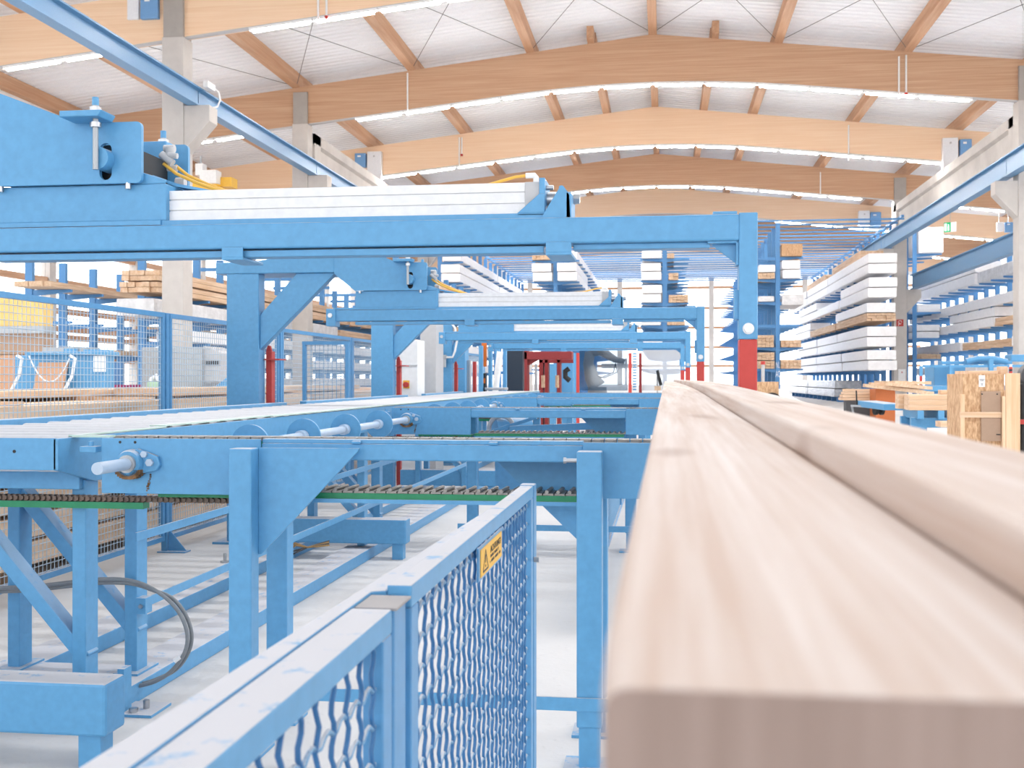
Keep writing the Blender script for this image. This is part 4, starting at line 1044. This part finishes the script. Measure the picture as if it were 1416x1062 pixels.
# dust extractor behind the fence
t = item('dust_extractor', 'pale grey dust extractor cabinet with funnel right of the fence post', 'extractor', 250, 27)
pb(MB(), 196, 280, 480, 548, 27, 1.6, False).build('cabinet', ZINC, t, .02)
a, b, c, d = px(278, 478, Y=27), px(304, 488, Y=27), px(300, 528, Y=27), px(278, 530, Y=27)
MB().prism([(p.x, p.z) for p in (a, b, c, d)], 27.1, 28.4).build('funnel', GREY, t, .02)
pb(MB(), 284, 302, 499, 504, 27.05, .06).build('name_plate', DGREY, t)
pb(MB(), 204, 216, 540, 560, 27.2, .2, True).build('leg', ZINC, t); pb(MB(), 262, 274, 540, 560, 27.2, .2, True).build('leg', ZINC, t)
t = item('small_machine', 'pale green woodworking machine in front of the extractor', 'machine', 214, 25.5)
pb(MB(), 203, 219, 528, 552, 25.5, .6, True).build('base', PGREEN, t, .03)
p = px(209, 524, Y=25.6); MB().tube([p+Vector((0,0,-.2)), p, p+Vector((.12,0,.08)), p+Vector((.25,0,-.1))], .06, 8).build('suction_hose', WHITE, t)
t = item('vice_machine', 'small grey machine at the foot of the extractor funnel, with blue hood', 'machine', 298, 25.5)
pb(MB(), 284, 318, 543, 552, 25.5, .7, True).build('base', DGREY, t, .02)
a, b, c, d = px(290, 540, Y=25.6), px(318, 518, Y=25.6), px(318, 542, Y=25.6), px(292, 544, Y=25.6)
MB().prism([(p.x, p.z) for p in (a, b, c, d)], 25.6, 26.1).build('hood', BLUE, t, .02)
m = item('crate_row', 'row of magenta crates on a low shelf behind the blue housing', 'crates', 176, 30)
for k in range(6): pb(MB(), 157+k*6.6, 162.6+k*6.6, 532, 538.5, 30, .4).build('crate', PURPLE, m, .01)
pb(MB(), 154, 198, 539, 542, 29.9, .6).build('shelf_board', ZINC, m); pb(MB(), 154, 157, 500, 560, 30, .5, True).build('shelf_post', BLUER, m); pb(MB(), 196, 199, 500, 560, 30, .5, True).build('shelf_post', BLUER, m)
for u, Y, lb in ((309, 20, 'short yellow guard post left of the second gantry column'), (404, 16, 'short yellow guard post right of the second gantry column'), (446, 18, 'yellow guard post seen through the small mesh gate')):
    solo(pb(MB(), u-3, u+3, 537, 560, Y, .12, True), 'guard_post', SIGNY, lb, 'guard post', 'yellow guard posts', bev=.01)
# cabinets between the third and fourth gantries
Y = 16.2
t = item('control_cabinet', 'white control cabinet with red rotary switch beside the third gantry column', 'cabinet', 565, Y)
pb(MB(), 550, 577.5, 470, 552, Y, .5, True).build('body', WHITE, t, .01)
pb(MB(), 553, 577, 504.5, 506, Y-.015, .02).build('door_gap', GREY, t)
k = pb(MB(), 557.5, 566, 526, 537, Y-.01, .02).build('switch_plate', SIGNY, t)
c = px(561.5, 532, Y=Y-.03); MB().cyl((c.x,Y-.01,c.z), (c.x,Y-.06,c.z), .042, 20).box(c.x-.01, c.x+.01, Y-.075, Y-.06, c.z-.035, c.z+.035).build('rotary_switch', RED, k)
t = item('grey_cabinet', 'tall grey cabinet left of the fourth gantry column', 'cabinet', 590, 17.4)
pb(MB(), 581, 603, 440, 552, 17.4, .6, True).build('body', GREY, t, .01)
pb(MB(), 576.5, 581, 500, 552, 17.3, .1, True).build('edge_post', BLUE, t)
# air filter unit on the fourth gantry column
Y = 18.72
t = thing('air_filter_unit', 'small grey air filter unit with white hoses on the fourth gantry column', 'air filter', px(611, 500, Y=Y))
c = px(611.5, 494, Y=Y)
MB().box(c.x-.07, c.x+.07, Y-.02, Y+.075, c.z-.03, c.z+.04).build('head', ZINC, t, .01)
for dx in (-.035, .035): MB().cyl((c.x+dx,Y+.02,c.z-.03), (c.x+dx,Y+.02,c.z-.17), .03, 12).build('filter_bowl', ZINC, t)
MB().cyl((c.x-.02,Y+.02,c.z+.04), (c.x-.02,Y+.02,c.z+.12), .03, 12).build('knob', DGREY, t)
MB().cyl((c.x-.07,Y+.02,c.z), (c.x-.14,Y+.02,c.z), .02, 8).build('inlet', ZINC, t)
MB().tube([(c.x-.14,Y,c.z), (c.x-.12,Y,c.z+.1), (c.x-.17,Y,c.z+.2), (c.x-.2,Y,c.z+.22), (c.x-.14,Y,c.z+.3), (c.x-.12,Y,c.z+.5)], .018, 8).build('white_hose', WHITE, t)
MB().tube([(c.x+.07,Y,c.z), (c.x+.18,Y,c.z), (c.x+.22,Y,c.z+.1), (c.x+.26,Y,c.z+.3), (c.x+.22,Y,c.z+.5), (c.x+.14,Y,c.z+.6)], .018, 8).build('white_hose', WHITE, t)
# blue posts and panels beyond the fourth gantry
def post(u0, u1, v0, Y, mat, label, d=.14, name='machine_post'):
    solo(pb(MB(), u0, u1, v0, 545, Y, d, True), name, mat, label, 'post', 'posts beyond the fourth gantry', bev=.006)
post(629, 643, 476, 20.4, BLUE, 'wide blue machine post right of the fourth gantry column', .4)
post(644, 650, 498, 20.6, ZINC, 'grey machine post beside the pink post')
post(653.5, 658, 500, 21.0, RED, 'pinkish red machine post with small tray', .1)
post(662, 667, 478, 22.0, BLUE, 'blue machine post left of the orange panel')
post(675, 680, 482, 22.3, BLUE, 'blue machine post right of the orange panel')
post(685, 690, 474, 23.0, BLUE, 'blue machine post behind the slanted white pipe')
post(696, 700, 480, 23.2, BLUE, 'blue machine post at the edge of the dark panel')
t = item('orange_panel', 'orange lifted panel with dark motor below, beyond the fourth gantry', 'panel', 669, 22.2)
pb(MB(), 666, 672.5, 474, 507, 22.2, .05).build('panel', ORANGE, t)
pb(MB(), 666.5, 671, 516, 538, 22.2, .2, True).build('motor', BLACK, t, .01)
pb(MB(), 666.5, 671, 523, 530, 22.18, .02).build('label_band', ORANGE, t)
a, b = px(691.5, 486, Y=22.8), px(685, 540, Y=22.8); b = b+(b-a).normalized()*(b.z-.01)/((a-b).normalized().z)
solo(MB().cyl(a, b, .065, 12), 'slanted_pipe', WHITE, 'slanted white pipe left of the dark panel', 'pipe')
t = item('feed_table', 'small grey feed table at the end of the roller conveyor', 'table', 684, 21.6)
pb(MB(), 670, 698, 536, 539.5, 22.06, .5).build('table_top', ZINC, t, .01); pb(MB(), 676, 680, 539, 550, 22.1, .1, True).build('leg', BLUE, t); pb(MB(), 690, 694, 539, 550, 22.1, .1, True).build('leg', BLUE, t)
solo(pb(MB(), 700.5, 723, 478, 545, 27, .3, True), 'dark_panel', NAVY, 'tall dark navy panel left of the red portal machine', 'panel', bev=.01)
# red portal machine
t = item('portal_machine', 'dark red portal machine with brown rollers at the far centre', 'machine', 760, 29)
pb(MB(), 722, 729, 480, 548, 29, .5, True).build('column', DRED, t, .01)
pb(MB(), 722, 791, 486, 497, 29, .5).build('crossbeam', DRED, t, .01)
p = [px(729, 497, Y=29.1), px(745, 497, Y=29.1), px(729, 506, Y=29.1)]; MB().prism([(q.x, q.z) for q in p], 29.1, 29.3).build('corner_brace', DRED, t)
for u0, u1 in ((745, 751), (753, 758), (770, 775)): pb(MB(), u0, u1, 497, 548, 30.5, .4, True).build('column', DRED, t, .01)
pb(MB(), 745, 795, 497, 502, 30.5, .4).build('crossbeam', DRED, t, .01)
for u0, u1 in ((748.5, 753.5), (768.5, 772.5)):
    a, b = px((u0+u1)/2, 519, Y=29.6), px((u0+u1)/2, 536, Y=29.6); MB().cyl(a, b, .05, 14).build('roller', TIMBX, t)
pb(MB(), 739, 742, 503, 548, 31, .2, True).build('grey_post', ZINC, t); pb(MB(), 760, 768, 503, 548, 33, .3, True).build('blue_back', BLUE, t); pb(MB(), 776, 792, 500, 548, 33.5, .3, True).build('blue_back', BLUE, t)
p = px(787, 516, Y=29.3); MB().tube([p+Vector((0,0,.12)), p+Vector((-.1,0,.05)), p+Vector((-.1,0,-.1)), p+Vector((.02,0,-.2))], .07, 10).build('dark_hose', BLACK, t)
# glass screens with robot arm behind
t = item('safety_screen', 'clear safety screen with red and blue posts in front of the dark robot', 'screen', 833, 27)
pb(MB(), 793, 796.5, 488, 545, 27, .1, True).build('blue_post', BLUE, t); pb(MB(), 797, 801, 488, 545, 27, .1, True).build('red_post', RED, t)
pb(MB(), 801, 868, 484, 540, 27.05, .02).build('screen_pane', SCREEN, t)
pb(MB(), 869, 873.5, 488, 545, 27, .1, True).build('red_post', RED, t)
t = item('screen_ladder', 'narrow blue louvred strip beside the red screen post', 'ladder', 877, 27.1)
m = MB()
for k in range(14): pb(m, 875, 880, 488+k*3.8, 490.2+k*3.8, 27.1, .04)
m.build('rungs', BLUE, t); pb(MB(), 874.6, 875.4, 486, 545, 27.1, .05, True).build('side_rail', WHITE, t); pb(MB(), 879.6, 880.4, 486, 545, 27.1, .05, True).build('side_rail', WHITE, t)
t = item('safety_screen', 'clear safety screen right of the dark red post', 'screen', 915, 27.4)
pb(MB(), 883.5, 887.5, 488, 545, 27.3, .1, True).build('dark_red_post', DRED, t)
pb(MB(), 888, 946, 484, 540, 27.4, .02).build('screen_pane', HAZE, t)
t = item('robot_arm', 'dark grey robot arm standing behind the clear screen', 'robot', 820, 31)
c = px(826, 540, Y=31); z0 = c.z
MB().cyl((c.x,31,0), (c.x,31,z0+.1),   .34, 20, .26).build('pedestal', ROBG, t)
MB().tube([(c.x,31,z0+.1), (c.x-.15,31,z0+.35), (c.x-.25,31,z0+.75), (c.x-.2,31,z0+1.05)], [.25,.2,.15,.14], 14).build('lower_arm', ROBG, t)
MB().tube([(c.x-.25,31,z0+1.05), (c.x+.1,31,z0+1.1), (c.x+.5,31,z0+.85), (c.x+.75,31,z0+.8)], [.14,.14,.09,.07], 12).build('upper_arm', ROBG, t)
MB().box(c.x+.1, c.x+1.1, 31.3, 31.6, z0+.62, z0+.74).build('tool_rail', GREY, t)
for k in range(2): MB().tube([(c.x+.5,31,z0+.75), (c.x+.45+.1*k,30.9,z0+.5), (c.x+.1+.1*k,30.9,z0+.35), (c.x,30.9,z0+.4)], .015, 6).build('cable', BLACK, t)
t = item('far_bench', 'pale machine bench behind the far safety screens', 'machine', 880, 33)
pb(MB(), 840, 945, 533, 545, 33, .8, True).build('base', WHITE, t, .01); pb(MB(), 855, 880, 504, 507, 33.2, .2).build('rail', GREY, t); pb(MB(), 864, 867, 496, 533, 33.2, .1).build('mast', GREY, t)
t = item('monitor', 'black tilted monitor on a stand by the far end of the timbers', 'monitor', 912, 22)
a, b = px(908.5, 513, Y=22), px(914, 532, Y=22.1)
MB().prism([(a.x-.02,a.z), (a.x+.03,a.z+.02), (b.x+.03,b.z), (b.x-.03,b.z-.02)], 21.8, 22.25).build('screen', BLACK, t)
pb(MB(), 908, 910, 518, 545, 22.1, .05, True).build('stand', GREY, t); pb(MB(), 905, 914, 534, 540, 22, .3).build('shelf', TIMBX, t)
# ================================================================== RIGHT WORK AREA
t = item('storage_cart', 'brown board cart with dark wheel beside the red gantry post', 'cart', 1062, 34)
pb(MB(), 1046, 1077, 528, 552, 34, 1.2).build('body', OSB, t, .01)
c = px(1068, 556, Y=33.9); MB().cyl((c.x,33.9,c.z), (c.x,34.1,c.z), .28, 24).build('wheel', BLACK, t, .01); MB().box(c.x-.6, c.x+.2, 34, 35, 0, c.z+.1).build('under_frame', DGREY, t)
c = px(1055, 505, Y=34.3); MB().cyl((c.x,34.3,c.z-.6), (c.x,34.3,c.z+.02), .05, 12).build('bottle', GREY, t); MB().cyl((c.x,34.3,c.z+.02), (c.x,34.3,c.z+.12), .07, 10).build('red_cap', RED, t)
t = item('tarpaulin', 'crumpled white tarpaulin heaped on a low blue trolley', 'tarpaulin', 1094, 36)
secs = []
for i in range(9):
    f = i/8; y = 36+2.2*f; w = .9*(1-.25*abs(f-.4)); h = .75*math.sin(math.pi*(.18+.7*f))
    c = px(1093, HV, Y=36).x
    secs.append([(c-w*.8, y, .35), (c+w, y, .35), (c+w*.8+.06*math.sin(i*2), y, .35+h*.35), (c+.25*w, y, .42+h*.6), (c-.3*w+.08*math.cos(i*3), y, .4+h), (c-.75*w, y, .38+h*.7)])
MB().loft(secs).build('sheet', WRAP, t); MB().box(c-.9, c+1.0, 35.9, 38.3, .15, .34).build('trolley', BLUE, t)
for dx in (-.7, .8): MB().cyl((c+dx,36.2,.08), (c+dx+.06,36.2,.08), .08, 12).build('caster', BLACK, t)
# steel rail on the floor, pallet truck, blue trolley with timbers
a, b = px(1108, 543.5, Z=.06), px(1165, 553, Z=.06)
t = item('sack_truck', 'low blue lifting trolley carrying timbers, with black wheel and upright handle', 'trolley', 1230, 30)
def P3(u, v, Y): return px(u, v, Y=Y)
m = MB(); a, b = P3(1199, 558, 31), P3(1236, 563, 29)
MB().bar(a, b, .5, .16).build('blue_beam', BLUE, t, .01)
a, b = P3(1178, 573, 31.5), P3(1330, 607, 24)
MB().bar((a.x,a.y,.06), (b.x,b.y,.06), .12, .06).build('floor_rail', DGREY, t)
a, b = P3(1178, 561, 31), P3(1212, 563, 30.4); MB().bar(a, b, .1, .05).bar(P3(1178,561,31), P3(1180,572,31), .05, .05).build('fork', ZINC, t)
a, b = P3(1184, 540, 31), P3(1185, 562, 31); MB().bar(a, b, .035, .035).build('handle', BLACK, t)
for u in (1211, 1219): c = P3(u, 567, 30.5); MB().cyl((c.x-.04,c.y,c.z), (c.x+.04,c.y+.02,c.z), .13, 16).build('wheel', BLACK, t)
c = P3(1212, 560, 30.4); MB().box(c.x-.08, c.x+.08, c.y-.1, c.y, c.z-.08, c.z+.08).build('guard', ORANGE, t)
bx = P3(1239, 560, 28)
t2 = item('blue_support_frame', 'blue steel support frame under the pale timber pile on the right', 'frame', 1290, 28)
for k in range(5): MB().box(bx.x+.2+k*.45, bx.x+.34+k*.45, 26.6, 28.2, .55, .75).build('cross_arm', BLUE, t2, .01)
MB().box(bx.x+.1, bx.x+2.3, 26.8, 26.95, .35, .58).build('long_beam', BLUE, t2, .01); MB().box(bx.x+.1, bx.x+2.3, 27.9, 28.05, .35, .58).build('long_beam', BLUE, t2, .01)
for k in range(2): MB().box(bx.x+.3+k*1.5, bx.x+.45+k*1.5, 26.8, 28.05, 0, .36).build('foot', BLUE, t2)
z = .755
for r_ in range(3):
    for j in range(4):
        y0 = 26.6+j*.4
        L0 = bx.x+.02+.06*((r_*3+j) % 3)
        solo(MB().box(L0, bx.x+2.5, y0+.01, y0+.39, z, z+.115), 'planed_board', TIMB if False else SAWNX, f'pale planed board, {["bottom","middle","top"][r_]} layer, {ORD[j]} from the front of the pile on the blue frame', 'board', 'boards on the blue frame', bev=.004)
    z += .118
solo(MB().box(bx.x+.9, bx.x+2.6, 27.4, 27.7, z, z+.1), 'planed_board', SAWNX, 'single pale board lying on top of the pile on the blue frame', 'board', bev=.004)
solo(pb(MB(), 1301, 1332, 583, 591, 25.6, .5), 'low_board', SAWNX, 'pale board lying low in front of the blue frame, left of the crate', 'board')
# off-cuts on the floor behind
t = item('brown_bin', 'orange brown wooden bin with off-cuts beside the right column', 'bin', 1222, 36)
pb(MB(), 1211, 1238, 538, 556, 36, 1.2, True).build('body', paint('rusty_bin', (190,106,56), .6), t, .01)
for k in range(8):
    u = 1195+k*8; a = px(u, 533-2*(k % 3), Y=35.6+.3*(k % 4)); 
    b = a+Vector((2.2-.2*k, .8, -.25+.12*(k % 3)))
    solo(MB().bar(a, b, .16, .1), 'offcut', SAWNX if k % 2 else TIMBX, f'loose pale offcut lying across the brown bin, {ORD[k]} from left', 'offcut', 'offcuts on the bin')
t = item('offcut_stack', 'low stack of pale short boards left of the brown bin', 'boards', 1190, 37)
for k in range(4): pb(MB(), 1163+2*k, 1212, 550-k*4, 553.6-k*4, 37, .6).build('board', SAWNX, t)
pb(MB(), 1170, 1210, 554, 562, 37, .5, True).build('bearer', DGREY, t)
# blue machine in the right aisle
t = item('sawing_machine', 'long blue machine with rails, blue boxes and red marked posts on the right', 'machine', 1350, 42)
pb(MB(), 1292, 1335, 507, 535, 42, 1.5, True).build('housing', BLUE, t, .02)
pb(MB(), 1277, 1420, 504.5, 508, 41.6, .15).build('rail', BLUE, t)
pb(MB(), 1302, 1400, 499, 504, 42.2, .5).build('roller_bed', BLUED, t, .02)
pb(MB(), 1265, 1420, 533, 541, 41.4, .3).build('base_beam', BLUE, t, .02)
for u in (1274, 1315): pb(MB(), u-2, u+2, 506, 550, 41.5, .12, True).build('leg', BLUE, t); pb(MB(), u-2.2, u+1.2, 520, 532, 41.47, .03).build('red_mark', RED, t)
pb(MB(), 1368, 1374, 497, 520, 41.5, .15).build('upright', BLUE, t)
p = px(1352, 496, Y=42); MB().tube([p+Vector((-.4,0,-.1)), p, p+Vector((.5,0,0)), p+Vector((1.0,0,-.12))], .12, 10).build('motor', BLUE, t)
pb(MB(), 1398, 1425, 490, 500, 42.2, .8).build('head', BLUED, t, .03)
# OSB crate with boards
Y = 18.5
t = item('wooden_crate', 'tall wooden crate of brown strand board with battens at the right edge', 'crate', 1365, Y)
c0, c1 = px(1331.5, 560, Y=Y), px(1389, 560, Y=Y); z1 = px(1360, 517, Y=Y).z
MB().box(c0.x, c1.x, Y, Y+1.0, .12, z1).build('panel_box', OSB, t, .004)
c2, c3 = px(1390.5, 560, Y=Y-.04), px(1410.5, 560, Y=Y-.04)
MB().box(c2.x, c3.x, Y-.05, Y+.0, .05, z1+.01).build('side_board', SAWNZ, t, .003)
MB().box(c2.x-.06, c2.x-.012, Y-.08, Y, .05, z1-.35).build('upright_batten', SAWNZ, t, .003)
zb = px(1355, 573, Y=Y).z
MB().box(c0.x-.05, c2.x-.06, Y-.05, Y-.002, zb-.05, zb+.04).build('cross_batten', SAWNX, t, .003)
MB().box(c0.x-.04, c0.x+.02, Y-.045, Y-.002, .05, px(1330, 545, Y=Y).z).build('edge_batten', SAWNZ, t, .003)
a, b = px(1356, 541, Y=Y), px(1383, 610, Y=Y)
p = MB().box(a.x, b.x, Y-.035, Y-.002, b.z, a.z).build('grey_board', BOARD, t, .002)
for u in (1358, 1379): q = px(u, 545, Y=Y-.04); MB().box(q.x-.012, q.x+.012, Y-.04, Y-.034, q.z-.01, q.z+.01).build('hand_hole', BLACK, p)
q = px(1381, 601, Y=Y-.04); MB().box(q.x-.035, q.x+.03, Y-.04, Y-.034, q.z-.008, q.z+.008).build('dark_slot', BLACK, p)
a, b = px(1353.5, 519, Y=Y), px(1362, 535, Y=Y)
p = MB().box(a.x, b.x, Y-.006, Y, b.z, a.z).build('paper_label', WHITE, t)
m = MB()
for k, (w_, zf) in enumerate(((.8, .62), (.6, .5), (.35, .24), (.3, .14))): m.box(a.x+(b.x-a.x)*(.5-w_/2), a.x+(b.x-a.x)*(.5+w_/2), Y-.008, Y-.006, b.z+(a.z-b.z)*zf, b.z+(a.z-b.z)*(zf+.05))
m.build('printed_lines', DGREY, p)
MB().box(c0.x+.1, c1.x-.08, Y+.05, Y+.9, z1, z1+.05).build('lid_board', SAWNX, t, .003)
c = px(1388, 512, Y=Y+.1); MB().box(c.x-.05, c.x+.06, Y+.1, Y+.3, z1, c.z+.06).build('block', SAWNX, t, .003)
MB().box(c0.x, c1.x, Y+.05, Y+.95, 0, .12).build('skid', SAWNX, t)
c = px(1397, 510, Y=Y)
t = thing('spray_can', 'small red spray can with white cap standing on the crate', 'spray can', (c.x, Y-.025, z1+.01))
MB().cyl((c.x,Y-.025,z1+.011), (c.x,Y-.025,z1+.11), .026, 14).build('can', RED, t); MB().cyl((c.x,Y-.025,z1+.11), (c.x,Y-.025,z1+.15), .022, 14, .014).build('cap', WHITE, t); MB().cyl((c.x,Y-.025,z1+.04), (c.x,Y-.025,z1+.075), .0265, 14).build('label_band', NAVY, t)
t = item('hose_cart', 'black covered cart with grey hose reel at the right picture edge', 'cart', 1416, 19.3)
a = px(1411, 560, Y=19.3); zt = px(1416, 530, Y=19.3).z
MB().box(a.x, a.x+.6, 19.3, 20, .1, zt).build('cover', BLACK, t, .03)
MB().cyl((a.x+.25,19.4,zt+.13), (a.x+.25,19.65,zt+.13), .2, 28).build('hose_reel', DGREY, t, .02)
MB().box(a.x-.02, a.x+.6, 19.24, 19.3, px(1412, 584, Y=19.3).z-.03, px(1412, 580, Y=19.3).z).build('red_shelf', RED, t)
for dx in (.08, .5): MB().cyl((a.x+dx,19.5,.05), (a.x+dx+.04,19.5,.05), .05, 12).build('caster', BLACK, t)
# yellow crane trolley and white boxes far on the left girder
t = thing('crane_trolley', 'yellow crane trolley with white boxes beyond the pale column', 'crane trolley', px(290, 256, Y=40))
pb(MB(), 266, 300, 250, 262, 40, .6).build('yellow_girder', SIGNY, t); pb(MB(), 300, 320, 245, 258, 40.2, .6).build('yellow_end', SIGNY, t)
pb(MB(), 276, 299, 235, 253, 39.8, .5).build('white_box', WHITE, t); pb(MB(), 270, 280, 226, 242, 39.9, .4).build('white_box', WHITE, t)

c = px(290, 250, Y=40.2); MB().cyl((c.x-.35, 40.2, c.z+.1), (c.x-.35, 40.2, 9.85), .04, 8).build('hanger', ZINC, t)
t = bpy.data.objects['cantilever_rack.003']
for s_, dz in (('NL', .95), ('AO', .45)):
    o = text(s_, .5, 6.16, 1.47+dz*1.0, 63.9, WHITE, t, 'y'); p_ = Vector(ORI[t.name]); o.location = Vector((6.18, 63.9, px(1073, 515, Y=63.9).z+dz-.7))-p_; o.scale = (.36, 1, 1); o.name = 'chalk_letters'
# ================================================================== LIGHT AND CAMERA
w = bpy.data.worlds.new('sky'); sc.world = w; w.use_nodes = True
bg = w.node_tree.nodes['Background']; bg.inputs[0].default_value = (.95, .975, 1, 1); bg.inputs[1].default_value = 2.2
cam = bpy.data.cameras.new('camera'); co = bpy.data.objects.new('camera', cam); COL.objects.link(co)
co.location = (0, 0, EYE); co.rotation_euler = (math.pi/2, 0, TH)
cam.sensor_width = 36; cam.lens = 36*F/1416; cam.shift_y = -(531-HV)/1416
cam.clip_start = .02; cam.clip_end = 400
cam.dof.use_dof = True; cam.dof.focus_distance = 4.8; cam.dof.aperture_fstop = 9.5
sc.camera = co
sc.view_settings.view_transform = 'Standard'; sc.view_settings.look = 'None'; sc.view_settings.exposure = .72; sc.view_settings.gamma = 1
sc.view_settings.use_curve_mapping = False
sc.cycles.max_bounces = 7; sc.cycles.diffuse_bounces = 5; sc.cycles.transparent_max_bounces = 24
sc.cycles.use_denoising = True; sc.cycles.adaptive_threshold = .03
